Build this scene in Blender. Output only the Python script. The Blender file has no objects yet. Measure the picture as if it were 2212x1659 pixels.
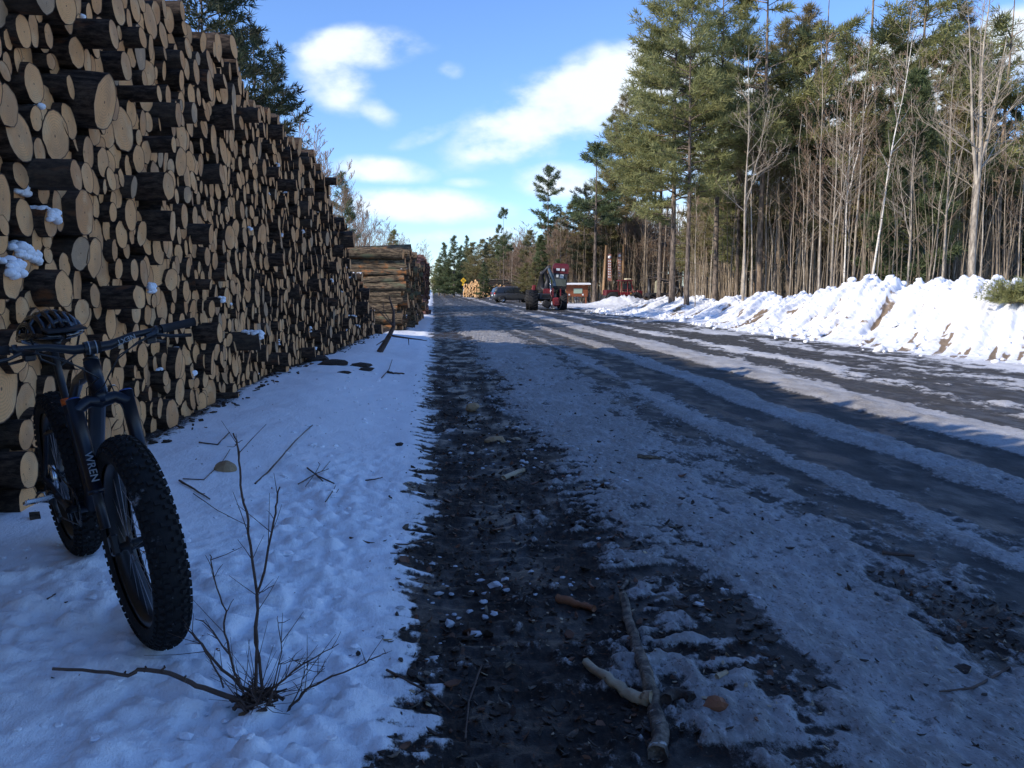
import bpy, math, random
import numpy as np
from mathutils import Vector, Matrix, Euler
R = math.radians
scene = bpy.context.scene
COL = scene.collection
rnd = random.Random(11)

# ------------------------------------------------------------ camera
CAM_H = 1.5
PITCH, YAW = R(6.32), R(5.27)
F = 1853.0                      # focal length for a 2212 x 1659 picture
cd = bpy.data.cameras.new('camera'); cam = bpy.data.objects.new('camera', cd); COL.objects.link(cam)
cam.location = (0, 0, CAM_H); cam.rotation_euler = (R(90) - PITCH, 0, -YAW)
cd.sensor_width = 36.0; cd.lens = 36.0 * F / 2212.0
cd.clip_start = 0.05; cd.clip_end = 5000
scene.camera = cam
CM = Euler((R(90) - PITCH, 0, -YAW)).to_matrix()
def ray(px, py):
    return CM @ Vector(((px - 1106) / F, -(py - 829.5) / F, -1.0))
def at(px, py, Y):               # the point at distance Y seen at that picture place
    d = ray(px, py); return Vector((0, 0, CAM_H)) + d * (Y / d.y)
def on(px, py, z=0.0):           # the ground point seen there
    d = ray(px, py); t = (z - CAM_H) / d.z; return Vector((d.x * t, d.y * t, z))
def proj(p):
    v = CM.transposed() @ (Vector(p) - Vector((0, 0, CAM_H)))
    if v.z > -0.01: return None
    return (1106 + F * v.x / -v.z, 829.5 - F * v.y / -v.z, -v.z)

# ------------------------------------------------------------ noise
def _h(ix, iy, s):
    h = (ix.astype(np.int64) * 374761393 + iy.astype(np.int64) * 668265263 + s * 974634777) & 0xffffffff
    h = ((h ^ (h >> 13)) * 1274126177) & 0xffffffff
    h = (h ^ (h >> 16)) & 0xffffffff
    return h.astype(np.float64) / 4294967295.0
def vnoise(x, y, s=0):
    x = np.asarray(x, float); y = np.asarray(y, float)
    ix = np.floor(x); iy = np.floor(y); fx = x - ix; fy = y - iy
    fx = fx * fx * (3 - 2 * fx); fy = fy * fy * (3 - 2 * fy)
    a = _h(ix, iy, s); b = _h(ix + 1, iy, s); c = _h(ix, iy + 1, s); d = _h(ix + 1, iy + 1, s)
    return (a + (b - a) * fx) * (1 - fy) + (c + (d - c) * fx) * fy
def fbm(x, y, s=0, o=4):
    t = 0; a = 0.5; n = 0
    x = np.asarray(x, float); y = np.asarray(y, float)
    for i in range(o):
        t = t + a * (vnoise(x, y, s + i * 17) - 0.5) * 2; n += a; a *= .5
        x, y = x * 1.93 + y * .35 + 3.1, y * 1.93 - x * .35 + 7.7
    return t / n
def ss(a, b, x):
    t = np.clip((x - a) / (b - a), 0, 1); return t * t * (3 - 2 * t)

# ------------------------------------------------------------ mesh collecting
class MB:
    def __init__(s): s.v = []; s.f = []; s.m = []; s.sm = []; s.attr = []
    def add(s, vs, fs, mat=0, smooth=True, attr=None):
        b = len(s.v); s.v.extend([tuple(v) for v in vs])
        for f in fs: s.f.append(tuple(i + b for i in f)); s.m.append(mat); s.sm.append(smooth)
        if attr is None: s.attr.extend([0.0] * len(vs))
        elif isinstance(attr, (int, float)): s.attr.extend([attr] * len(vs))
        else: s.attr.extend(attr)
        return s
    def tube(s, pts, rad, n=8, mat=0, caps=True, smooth=True, attr=None, jit=0, rg=None):
        pts = [Vector(p) for p in pts]; k = len(pts)
        if not hasattr(rad, '__len__'): rad = [rad] * k
        vs = []; up = None
        for i in range(k):
            d = (pts[min(i + 1, k - 1)] - pts[max(i - 1, 0)])
            if d.length < 1e-9: d = Vector((0, 0, 1))
            d.normalize()
            if up is None: up = Vector((0, 0, 1)) if abs(d.z) < .9 else Vector((1, 0, 0))
            a = d.cross(up)
            if a.length < 1e-6: up = Vector((0, 1, 0)); a = d.cross(up)
            a.normalize(); b = a.cross(d); b.normalize(); up = b
            for j in range(n):
                t = 2 * math.pi * j / n
                r = rad[i] * (1 + (rg.uniform(-jit, jit) if jit else 0))
                vs.append(pts[i] + (a * math.cos(t) + b * math.sin(t)) * r)
        fs = [(i * n + j, i * n + (j + 1) % n, (i + 1) * n + (j + 1) % n, (i + 1) * n + j) for i in range(k - 1) for j in range(n)]
        if caps: fs.append(tuple(range(n))[::1]); fs.append(tuple((k - 1) * n + j for j in range(n))[::-1])
        return s.add(vs, [f[::-1] for f in fs], mat, smooth, attr)
    def box(s, c, size, rot=None, mat=0, bev=0.0, smooth=False):
        x, y, z = [q / 2 for q in size]; M = rot.to_matrix() if isinstance(rot, Euler) else (rot or Matrix.Identity(3))
        c = Vector(c)
        if bev <= 0:
            vs = [M @ Vector((sx * x, sy * y, sz * z)) + c for sz in (-1, 1) for sy in (-1, 1) for sx in (-1, 1)]
            fs = [(0, 2, 3, 1), (4, 5, 7, 6), (0, 1, 5, 4), (2, 6, 7, 3), (0, 4, 6, 2), (1, 3, 7, 5)]
            return s.add(vs, fs, mat, smooth)
        b = min(bev, x * .49, y * .49, z * .49); vs = []; idx = {}
        for sx in (-1, 1):
            for sy in (-1, 1):
                for sz in (-1, 1):
                    for ax in range(3):
                        p = [sx * (x - b), sy * (y - b), sz * (z - b)]; p[ax] = (sx * x, sy * y, sz * z)[ax]
                        idx[(sx, sy, sz, ax)] = len(vs); vs.append(M @ Vector(p) + c)
        fs = []
        I = idx
        for sg in (-1, 1):
            for ax in range(3):
                o = [(-1, -1), (1, -1), (1, 1), (-1, 1)]; q = []
                for a_, b_ in o:
                    k = [0, 0, 0]; k[ax] = sg; k[(ax + 1) % 3] = a_; k[(ax + 2) % 3] = b_
                    q.append(I[tuple(k) + (ax,)])
                fs.append(tuple(q) if sg > 0 else tuple(q[::-1]))
        for ax in range(3):
            u, w = (ax + 1) % 3, (ax + 2) % 3
            for a_ in (-1, 1):
                for b_ in (-1, 1):
                    k1 = [0, 0, 0]; k1[u] = a_; k1[w] = b_; k1[ax] = -1; k2 = list(k1); k2[ax] = 1
                    q = (I[tuple(k1) + (u,)], I[tuple(k2) + (u,)], I[tuple(k2) + (w,)], I[tuple(k1) + (w,)])
                    fs.append(q if a_ * b_ < 0 else q[::-1])
        for sx in (-1, 1):
            for sy in (-1, 1):
                for sz in (-1, 1):
                    q = (I[(sx, sy, sz, 0)], I[(sx, sy, sz, 1)], I[(sx, sy, sz, 2)])
                    fs.append(q if sx * sy * sz > 0 else q[::-1])
        return s.add(vs, fs, mat, smooth)
    def prism(s, outline, y0, y1, mat=0, axis=1, smooth=False):   # outline in the two other axes
        n = len(outline); vs = []
        for y in (y0, y1):
            for a, b in outline:
                vs.append((a, y, b) if axis == 1 else ((y, a, b) if axis == 0 else (a, b, y)))
        fs = [tuple(range(n)), tuple(range(2 * n - 1, n - 1, -1))] + [(i, i + n, (i + 1) % n + n, (i + 1) % n) for i in range(n)]
        return s.add(vs, fs, mat, smooth)
    def lathe(s, prof, c=(0, 0, 0), axis='y', n=32, mat=0, smooth=True, closed=False):   # prof: (radius, along)
        vs = []; c = Vector(c)
        for r, a in prof:
            for j in range(n):
                t = 2 * math.pi * j / n; p, q = r * math.cos(t), r * math.sin(t)
                vs.append(c + Vector({'x': (a, p, q), 'y': (p, a, q), 'z': (p, q, a)}[axis]))
        k = len(prof); fs = []
        for i in range(k if closed else k - 1):
            i2 = (i + 1) % k
            for j in range(n): fs.append((i * n + j, i * n + (j + 1) % n, i2 * n + (j + 1) % n, i2 * n + j))
        return s.add(vs, fs, mat, smooth)
    def ico(s, c, r, mat=0, seed=0, jit=.25, squash=(1, 1, 1), sub=1, attr=None, smooth=True):
        vs, fs = ICO[sub]; g = random.Random(seed); M = Euler((g.uniform(0, 6), g.uniform(0, 6), g.uniform(0, 6))).to_matrix() if jit > 0 else Matrix.Identity(3)
        out = []
        pl = [(Vector((g.gauss(0, 1), g.gauss(0, 1), g.gauss(0, 1))).normalized(), g.uniform(.5, .88)) for _ in range(8)] if jit > .05 else []
        for v in vs:
            v = Vector(v)
            for nn, dd in pl:
                q = v.dot(nn)
                if q > dd: v = v - nn * (q - dd) * .9
            k = r * (1 + g.uniform(-jit, jit) * (.35 if sub > 2 else .7)); w = M @ Vector(v)
            out.append(Vector((w.x * squash[0], w.y * squash[1], w.z * squash[2])) * k + Vector(c))
        return s.add(out, fs, mat, smooth, attr)
    def mesh(s, name, mats):
        me = bpy.data.meshes.new(name); me.from_pydata(s.v, [], s.f)
        for m in (mats if isinstance(mats, (list, tuple)) else [mats]): me.materials.append(m)
        me.polygons.foreach_set('material_index', s.m); me.polygons.foreach_set('use_smooth', s.sm)
        if any(s.attr):
            a = me.attributes.new('val', 'FLOAT', 'POINT'); a.data.foreach_set('value', s.attr)
        me.update(); return me
    def build(s, name, mats, parent=None, loc=None):
        o = bpy.data.objects.new(name, s.mesh(name, mats)); COL.objects.link(o)
        if parent: o.parent = parent
        if loc is not None: o.location = loc
        return o
def _ico():
    import bmesh
    out = {}
    for k in (1, 2, 3):
        bm = bmesh.new(); bmesh.ops.create_icosphere(bm, subdivisions=k, radius=1)
        out[k] = ([tuple(v.co) for v in bm.verts], [tuple(v.index for v in f.verts) for f in bm.faces]); bm.free()
    return out
ICO = _ico()
def npmesh(name, V, Fc, mats, attrs=None, smooth=True, corner=4):
    me = bpy.data.meshes.new(name)
    me.vertices.add(len(V)); me.vertices.foreach_set('co', np.asarray(V, np.float32).ravel())
    n = len(Fc); me.loops.add(n * corner); me.loops.foreach_set('vertex_index', np.asarray(Fc, np.int32).ravel())
    me.polygons.add(n); me.polygons.foreach_set('loop_start', np.arange(0, n * corner, corner, dtype=np.int32))
    me.polygons.foreach_set('loop_total', np.full(n, corner, np.int32))
    me.polygons.foreach_set('use_smooth', np.full(n, smooth, bool))
    for m in (mats if isinstance(mats, (list, tuple)) else [mats]): me.materials.append(m)
    for k, a in (attrs or {}).items():
        at_ = me.attributes.new(k, 'FLOAT', 'POINT'); at_.data.foreach_set('value', np.asarray(a, np.float32).ravel())
    me.update(calc_edges=True); me.validate(); return me
def link(name, me, parent=None, loc=None):
    o = bpy.data.objects.new(name, me); COL.objects.link(o)
    if parent: o.parent = parent
    if loc is not None: o.location = loc
    return o
def tag(o, label=None, cat=None, group=None, kind=None):
    if label: o['label'] = label
    if cat: o['category'] = cat
    if group: o['group'] = group
    if kind: o['kind'] = kind
    return o
def empty(name, loc=(0, 0, 0), rz=0, **k):
    o = bpy.data.objects.new(name, None); COL.objects.link(o); o.location = loc; o.rotation_euler = (0, 0, rz)
    o.empty_display_size = .1
    return tag(o, **k)
def copy_tree(o, parent=None):
    c = o.copy(); COL.objects.link(c); c.parent = parent
    for ch in list(o.children): copy_tree(ch, c)
    return c

# ------------------------------------------------------------ materials
class NT:
    def __init__(s, name):
        s.m = bpy.data.materials.new(name); s.m.use_nodes = True; s.t = s.m.node_tree
        s.b = s.t.nodes['Principled BSDF']; s.o = s.t.nodes['Material Output']
    def n(s, typ, **k):
        q = s.t.nodes.new(typ)
        for a, b in k.items():
            if a.startswith('i_'): q.inputs[int(a[2:]) if a[2:].isdigit() else a[2:].replace('_', ' ')].default_value = b
            else: setattr(q, a, b)
        return q
    def l(s, a, b): s.t.links.new(a, b); return s
    def pos(s): return s.n('ShaderNodeNewGeometry').outputs['Position']
    def obj(s): return s.n('ShaderNodeTexCoord').outputs['Object']
    def mapped(s, src, sc=(1, 1, 1), loc=(0, 0, 0)):
        q = s.n('ShaderNodeMapping'); q.inputs['Scale'].default_value = sc; q.inputs['Location'].default_value = loc
        s.l(src, q.inputs[0]); return q.outputs[0]
    def noise(s, src, scale, detail=4, rough=.55, dist=0):
        q = s.n('ShaderNodeTexNoise'); q.inputs['Scale'].default_value = scale; q.inputs['Detail'].default_value = detail
        q.inputs['Roughness'].default_value = rough; q.inputs['Distortion'].default_value = dist
        s.l(src, q.inputs['Vector']); return q.outputs['Fac']
    def math(s, op, a, b=0.0, clamp=False):
        q = s.n('ShaderNodeMath', operation=op, use_clamp=clamp)
        for i, v in ((0, a), (1, b)):
            if isinstance(v, (int, float)): q.inputs[i].default_value = v
            else: s.l(v, q.inputs[i])
        return q.outputs[0]
    def rng(s, v, a, b, c=0.0, d=1.0, smooth=True):
        q = s.n('ShaderNodeMapRange'); q.interpolation_type = 'SMOOTHSTEP' if smooth else 'LINEAR'
        s.l(v, q.inputs[0])
        for i, k in enumerate((a, b, c, d)): q.inputs[i + 1].default_value = k
        return q.outputs[0]
    def mix(s, f, a, b):
        q = s.n('ShaderNodeMix', data_type='RGBA')
        for i, v in ((0, f), (6, a), (7, b)):
            if isinstance(v, (int, float)): q.inputs[i].default_value = v
            elif isinstance(v, tuple): q.inputs[i].default_value = v if len(v) == 4 else v + (1,)
            else: s.l(v, q.inputs[i])
        return q.outputs[2]
    def attr(s, name): return s.n('ShaderNodeAttribute', attribute_name=name).outputs['Fac']
    def color(s, c):
        if isinstance(c, tuple): s.b.inputs['Base Color'].default_value = c if len(c) == 4 else c + (1,)
        else: s.l(c, s.b.inputs['Base Color'])
        return s
    def rough(s, v):
        if isinstance(v, (int, float)): s.b.inputs['Roughness'].default_value = v
        else: s.l(v, s.b.inputs['Roughness'])
        return s
    def bump(s, h, dist=.02, strength=1.0):
        q = s.n('ShaderNodeBump'); q.inputs['Strength'].default_value = strength; q.inputs['Distance'].default_value = dist
        s.l(h, q.inputs['Height']); s.l(q.outputs[0], s.b.inputs['Normal']); return s
    def spec(s, v): s.b.inputs['Specular IOR Level'].default_value = v; return s
    def metal(s, v): s.b.inputs['Metallic'].default_value = v; return s
def simple(name, c, rough=.6, metal=0, spec=.5, var=.15, sc=8, bump=0):
    t = NT(name); n = t.noise(t.obj(), sc, 4)
    a = tuple(q * (1 - var) for q in c); b = tuple(min(1, q * (1 + var)) for q in c)
    t.color(t.mix(n, a, b)).rough(rough).metal(metal).spec(spec)
    if bump: t.bump(t.noise(t.obj(), sc * 6, 3), bump)
    return t.m

# ------------------------------------------------------------ light and sky
SUN_EL = R(27.0)
SUN_TO = Vector((-8.4, -3.6, 0)).normalized()
sun_dir = Vector((SUN_TO.x * math.cos(SUN_EL), SUN_TO.y * math.cos(SUN_EL), math.sin(SUN_EL)))
ld = bpy.data.lights.new('sun', 'SUN'); ld.energy = 4.2; ld.angle = R(.53); ld.color = (1.0, .90, .76)
lo = bpy.data.objects.new('sun', ld); COL.objects.link(lo); lo.rotation_euler = sun_dir.to_track_quat('Z', 'Y').to_euler()
lo.location = (-30, -15, 30)
w = bpy.data.worlds.new('World'); scene.world = w; w.use_nodes = True
wt = w.node_tree; bg = wt.nodes['Background']
def wn(typ, **k):
    q = wt.nodes.new(typ)
    for a, b in k.items(): setattr(q, a, b)
    return q
sky = wn('ShaderNodeTexSky'); sky.sky_type = 'NISHITA'; sky.sun_disc = False
sky.sun_elevation = SUN_EL; sky.sun_rotation = math.atan2(SUN_TO.x, SUN_TO.y) % (2 * math.pi)
sky.air_density = 1.0; sky.dust_density = .05; sky.ozone_density = 2.2; sky.altitude = 300
def wm(op, a, b=0.0, clamp=False):
    q = wn('ShaderNodeMath', operation=op, use_clamp=clamp)
    for i, v in ((0, a), (1, b)):
        if isinstance(v, (int, float)): q.inputs[i].default_value = v
        else: wt.links.new(v, q.inputs[i])
    return q.outputs[0]
tc = wn('ShaderNodeTexCoord'); sx = wn('ShaderNodeSeparateXYZ'); wt.links.new(tc.outputs['Generated'], sx.inputs[0])
yy = wm('MAXIMUM', sx.outputs[1], .02); U = wm('DIVIDE', sx.outputs[0], yy); V = wm('DIVIDE', sx.outputs[2], yy)
cx_ = wn('ShaderNodeCombineXYZ'); wt.links.new(U, cx_.inputs[0]); wt.links.new(V, cx_.inputs[1])
def wnoise(scale, det, rough, sc=(1, 1, 1), rz=0):
    mp = wn('ShaderNodeMapping'); mp.inputs['Scale'].default_value = sc; mp.inputs['Rotation'].default_value = (0, 0, rz)
    wt.links.new(cx_.outputs[0], mp.inputs[0])
    q = wn('ShaderNodeTexNoise'); q.inputs['Scale'].default_value = scale; q.inputs['Detail'].default_value = det
    q.inputs['Roughness'].default_value = rough; wt.links.new(mp.outputs[0], q.inputs['Vector']); return q.outputs['Fac']
n1 = wnoise(5, 6, .5, (1, 1.8, 1), -.3); n2 = wnoise(18, 5, .55, (1, 1.6, 1), -.3)
# clouds: place on the sky (azimuth and height as slopes), size, tilt, weight
CL = [(770, 105, 130, 42, 4, 1.15), (720, 165, 90, 60, -35, .95), (800, 230, 70, 30, -30, .6), (972, 152, 34, 20, 0, .5),
      (1250, 215, 250, 75, 22, 1.5), (1090, 320, 100, 32, 8, 1.1), (1380, 170, 150, 60, 12, 1.3), (930, 290, 80, 20, 18, .6),
      (820, 368, 100, 26, -4, 1.05), (900, 445, 190, 34, -2, 1.15), (980, 462, 150, 20, 0, .6), (1010, 510, 190, 18, 3, .7), (1020, 395, 60, 14, 0, .45),
      (1215, 390, 110, 40, 0, .75), (1800, 250, 380, 130, 18, 1.5), (2170, 110, 170, 70, 22, 1.5), (1500, 480, 260, 50, 0, .8), (860, 545, 150, 16, 0, .3)]
tot = None
for px, py, a, b, rot, wgt in CL:
    d = ray(px, py); u0, v0 = d.x / d.y, d.z / d.y
    mp = wn('ShaderNodeMapping'); mp.vector_type = 'TEXTURE'
    mp.inputs['Location'].default_value = (u0, v0, 0); mp.inputs['Rotation'].default_value = (0, 0, R(rot)); mp.inputs['Scale'].default_value = (a / F, b / F, 1)
    wt.links.new(cx_.outputs[0], mp.inputs[0])
    ln = wn('ShaderNodeVectorMath', operation='LENGTH'); wt.links.new(mp.outputs[0], ln.inputs[0])
    mr = wn('ShaderNodeMapRange'); mr.interpolation_type = 'SMOOTHSTEP'; wt.links.new(ln.outputs['Value'], mr.inputs[0])
    for i, k in enumerate((1.75, .2, 0, wgt)): mr.inputs[i + 1].default_value = k
    tot = mr.outputs[0] if tot is None else wm('MAXIMUM', tot, mr.outputs[0])
dn = wm('ADD', wm('MULTIPLY', wm('SUBTRACT', n1, .5), 3.4), wm('MULTIPLY', wm('SUBTRACT', n2, .5), 1.5))
msk = wm('ADD', tot, wm('MULTIPLY', dn, wm('MINIMUM', wm('ADD', tot, .15), 1.0)))
mr = wn('ShaderNodeMapRange'); mr.interpolation_type = 'SMOOTHSTEP'; wt.links.new(msk, mr.inputs[0])
for i, k in enumerate((.22, 1.10, 0, .96)): mr.inputs[i + 1].default_value = k
front = wn('ShaderNodeMapRange'); wt.links.new(sx.outputs[1], front.inputs[0])
for i, k in enumerate((.1, .35, 0, 1)): front.inputs[i + 1].default_value = k
cm = wm('MULTIPLY', mr.outputs[0], front.outputs[0])
hs = wn('ShaderNodeMix', data_type='RGBA', blend_type='MULTIPLY'); hs.inputs[0].default_value = 1
wt.links.new(sky.outputs[0], hs.inputs[6]); hs.inputs[7].default_value = (.70, .87, 1.20, 1)
mx = wn('ShaderNodeMix', data_type='RGBA'); wt.links.new(cm, mx.inputs[0]); wt.links.new(hs.outputs[2], mx.inputs[6])
mx.inputs[7].default_value = (5.0, 5.5, 6.1, 1)
wt.links.new(mx.outputs[2], bg.inputs[0]); bg.inputs[1].default_value = .15
scene.view_settings.view_transform = 'Standard'; scene.view_settings.look = 'None'; scene.view_settings.gamma = 1
scene.view_settings.exposure = 0.45; scene.view_settings.use_curve_mapping = False
scene.render.engine = 'CYCLES'; scene.cycles.use_denoising = True; scene.cycles.max_bounces = 5; scene.cycles.diffuse_bounces = 3
scene.cycles.transparent_max_bounces = 8; scene.cycles.use_adaptive_sampling = True; scene.cycles.adaptive_threshold = .015
scene.cycles.caustics_reflective = False; scene.cycles.caustics_refractive = False
# ------------------------------------------------------------ ground
SX = np.array([-60, -3.2, -2.9, -2.6, -.6, -.32, -.08, .10, .5, .80, 1.0, 1.25, 2.0, 2.45, 2.7, 2.95, 3.1, 3.3, 3.5, 3.95, 4.15, 4.5, 4.7, 5.2, 5.45, 6.1, 6.4, 6.9, 7.4, 8.0, 8.6, 9.4, 10.4, 11.3, 12.0, 13.0, 18, 20, 60])
SV = np.array([.9, .95, 1.0, 1.05, 1.05, .84, .48, .20, .14, .22, .42, .66, .70, .60, .36, .36, .66, .40, .12, .14, .70, .62, .12, .10, .74, .74, .30, .26, .60, .26, .30, .5, .36, .66, .62, 1.0, .95, .5, .5])
def fields(x, y):
    """height, snow cover, mud and dirt of the ground at x, y"""
    far = ss(22, 60, y)
    wob = .22 * fbm(y * .22, x * .1, 5, 3) * ss(1.5, 4, np.abs(x) + y * .1) + .10 * fbm(y * .9, x * .9, 9, 3)
    xs = x + wob - .25 * far * ss(4, -1, x)
    base = np.interp(xs, SX, SV)
    base = base - .22 * far * ss(-.2, .3, x) * ss(9, 3, x) - .10 * far * ss(-.2, .3, x)
    # patches of bare mud showing in the packed snow close by, mud thinning out with distance
    pat = np.exp(-(((x - 1.35) / .2) ** 2 + ((y - 3.9) / .6) ** 2)) * .22 + np.exp(-(((x - 2.35) / .32) ** 2 + ((y - 3.4) / .75) ** 2)) * .36
    pat = pat + np.exp(-(((x - 1.3) / .22) ** 2 + ((y - 5.2) / 1.2) ** 2)) * .2
    n1 = fbm(x * 1.7, y * .35, 21, 3); n2 = fbm(x * 5.5, y * 2.2, 31, 4); n3 = fbm(x * 22, y * 15, 41, 3)
    mudx = ss(-.25, .05, x) * ss(1.25, .8, x)
    rip = fbm(x * 3.0 + y * 1.0, y * 17, 51, 3)           # lug marks across the wheel track
    lug = ss(2.1, 1.0, x) * ss(-.75, -.25, x)
    s = base - pat * (1 + .8 * n2) + .26 * n1 * ss(-.6, .4, x) + .34 * n2 * ss(-.7, .2, x) + .22 * n3 * ss(-.6, -.1, x) + (.15 + .22 * np.exp(-((x + .12) / .22) ** 2) + .2 * np.exp(-((x - 1.1) / .25) ** 2)) * rip * lug
    s = s - .7 * np.clip(.12 - np.abs(fbm(x * 2.3, y * 2.0, 61, 3)), 0, 1) * ss(-.4, -1.2, x) * 0
    snow = ss(.22, .70, s)
    mud = ss(1.7, 1.0, x + .35 * n2) * ss(-.4, -.1, x + .0 * y) * (1 - .55 * ss(10, 40, y))
    fx = np.interp(y, [5, 12, 15.4, 17.5, 22.5, 26.6, 30], [-2.6, -2.6, -2.42, -2.16, -1.95, -1.8, -1.0]); shade_litter = ss(.30, -.02, x - fx + .12 * n2) * ss(40, 30, y); mud = np.maximum(mud, shade_litter); snow = snow * (1 - .75 * shade_litter)  # strip at the wall foot: shadow gap and bark debris, coloured in as mud
    mud = np.maximum(mud, ss(17, 19, x)); mud = np.maximum(mud, np.clip(pat * 3, 0, 1))
    dirt = ss(-.4, .7, x) * (.95 - .45 * ss(4.5, 7.5, x) - .3 * ss(8, 13, x)) + .3 * n2 * ss(-.6, .2, x)
    # height
    h = .05 * ss(.12, -.35, x + .07 * n2 + .04 * rip) + .13 * ss(-.4, -1.9, x) * ss(70, 40, y) 
    soft = ss(0, -.6, x)
    h = h + soft * (.045 * fbm(x * .9, y * .7, 71, 3) + .012 * fbm(x * 6, y * 5, 72, 3))
    crumb = np.exp(-(((x + .70) / .5) ** 2)) * ss(9.0, 5.2, y) + np.exp(-(((x + 1.75) / .45) ** 2 + ((y - 3.5) / .8) ** 2)) + .7 * np.exp(-(((x + .45) / .3) ** 2 + ((y - 2.6) / .6) ** 2))
    h = h + crumb * (.088 * np.abs(fbm(x * 7, y * 7, 73, 4)) + .02 * fbm(x * 22, y * 22, 74, 2)) 
    h = h + ss(-.6, -.1, x) * ss(.9, -.1, x) * .02 * rip + mudx * (.010 * rip + .02 * n2 + .012 * n3 - .02)
    h = h + snow * ss(0, .5, x) * (.022 + .02 * n3 + .015 * n2) * ss(14.5, 12, x)
    ridge = np.exp(-((xs - 4.3) / .22) ** 2) + np.exp(-((xs - 5.75) / .3) ** 2) + .7 * np.exp(-((xs - 7.4) / .25) ** 2)
    h = h + ridge * (.025 + .03 * np.abs(n2)) * snow
    h = h + .35 * ss(18, 40, x) + 3.0 * ss(40, 160, x) + .10 * ss(18, 22, x) * fbm(x * .5, y * .5, 81, 3)
    h = h + 1.2 * ss(-12, -60, x) + .45 * ss(-.3, -3, x) * ss(70, 100, y) + (.4 + .5 * fbm(x * .3, y * .12, 91, 3)) * ss(95, 115, y) * (ss(5.0, 8.0, x) * ss(16, 10, x) + ss(-.4, -2, x))
    h = h + .85 * np.exp(-((x - 17.6) / 2.6) ** 2 - ((y - 78.5) / 2.2) ** 2) * (1 + .4 * n2)
    return h, snow, mud, np.clip(dirt, 0, 1)
def gz(x, y): return float(fields(np.array([float(x)]), np.array([float(y)]))[0][0])
def axis_from(start, first, growth, end):
    out = [start]; d = first
    while out[-1] < end:
        out.append(out[-1] + d); d *= 1 + growth
    return out
ys = [-40, -25, -15, -9, -5, -3, -1.5, -.5, .3, .9, 1.3] + axis_from(1.6, .012, 0, 1.62)
yv = [1.62]
while yv[-1] < 900: yv.append(yv[-1] + max(.014, .0062 * yv[-1]))
ys = np.array(ys[:-1] + yv)
xr = [0.0]
while xr[-1] < 700: xr.append(xr[-1] + max(.017, .0088 * (xr[-1]) ** 1.12 if xr[-1] > 2 else .017))
xl = [0.0]
while xl[-1] < 700: xl.append(xl[-1] + (.02 if xl[-1] < 3.1 else max(.1, .05 * xl[-1])))
xs_ = np.array([-q for q in xl[:0:-1]] + xr)
GX, GY = np.meshgrid(xs_, ys)
hh, sn, mu, di = fields(GX.ravel(), GY.ravel())
Vg = np.stack([GX.ravel(), GY.ravel(), hh], 1)
nx, ny = len(xs_), len(ys)
ii = (np.arange(ny - 1)[:, None] * nx + np.arange(nx - 1)[None]).ravel()
Fg = np.stack([ii, ii + 1, ii + nx + 1, ii + nx], 1)
t = NT('ground_surface'); P = t.pos()
st = t.mapped(P, (1, .45, 1))
fine = t.noise(st, 38, 5, .65); fine2 = t.noise(P, 150, 3, .6); mid = t.noise(st, 7, 4, .6)
sraw = t.math('ADD', t.attr('snow'), t.math('ADD', t.math('MULTIPLY', t.math('SUBTRACT', fine, .5), 1.25), t.math('MULTIPLY', t.math('SUBTRACT', fine2, .5), .5)))
snw = t.rng(sraw, .30, .72)
asph = t.mix(t.noise(P, 180, 3, .7), (.020, .020, .020), (.070, .067, .063))
asph = t.mix(t.rng(mid, .4, .7), asph, (.075, .070, .064))
mudc = t.mix(t.rng(fine, .35, .7), (.007, .0055, .005), (.036, .024, .017))
mudc = t.mix(t.rng(t.noise(P, 26, 4, .6, 1.0), .60, .68), mudc, (.085, .038, .018))
mudc = t.mix(t.rng(t.noise(t.mapped(P, (1, 1, 1), (9, 3, 0)), 44, 4, .6, .5), .66, .72), mudc, (.22, .17, .12))
grd = t.mix(t.attr('mud'), asph, mudc)
sc_ = t.mix(t.attr('dirt'), (.84, .86, .89), (.235, .225, .215))
sc_ = t.mix(t.math('MULTIPLY', t.rng(fine, .45, .75), t.attr('dirt')), sc_, (.40, .395, .39))
sc_ = t.mix(t.math('MULTIPLY', t.rng(t.noise(st, 70, 4, .75), .56, .66), t.math('ADD', t.attr('dirt'), .12)), sc_, (.10, .075, .06))
t.color(t.mix(snw, grd, sc_))
wet = t.rng(t.noise(st, 3.0, 3), .38, .6, .42, .85)
rq = t.n('ShaderNodeMix', data_type='FLOAT'); t.l(snw, rq.inputs[0]); t.l(wet, rq.inputs[2]); rq.inputs[3].default_value = .75
t.rough(rq.outputs[0]).spec(.25)
t.bump(t.math('ADD', t.math('MULTIPLY', snw, .5), t.math('ADD', t.math('MULTIPLY', fine, .7), t.math('MULTIPLY', fine2, .25))), .02, .7)
M_GROUND = t.m
g = link('ground', npmesh('ground', Vg, Fg, M_GROUND, dict(snow=sn, mud=mu, dirt=di)))
tag(g, 'snowy verge, muddy wheel track and icy asphalt of the road beside the log wall', 'ground', kind='structure')

# snow material for heaps, lumps and caps
t = NT('ploughed_snow'); P = t.pos()
dn_ = t.noise(t.mapped(P, (1, 1, 1)), 6, 4, .6); dv = t.attr('val')
dd = t.rng(t.math('ADD', t.math('MULTIPLY', dn_, .55), dv), .62, .92)
c = t.mix(t.noise(P, 1.3, 3), (.80, .82, .86), (.88, .89, .91))
c = t.mix(dd, c, t.mix(t.noise(P, 30, 3), (.12, .085, .055), (.36, .27, .18)))
t.color(c).rough(.7).spec(.3).bump(t.noise(P, 25, 4, .65), .04, .6)
M_SNOW = t.m

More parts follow.
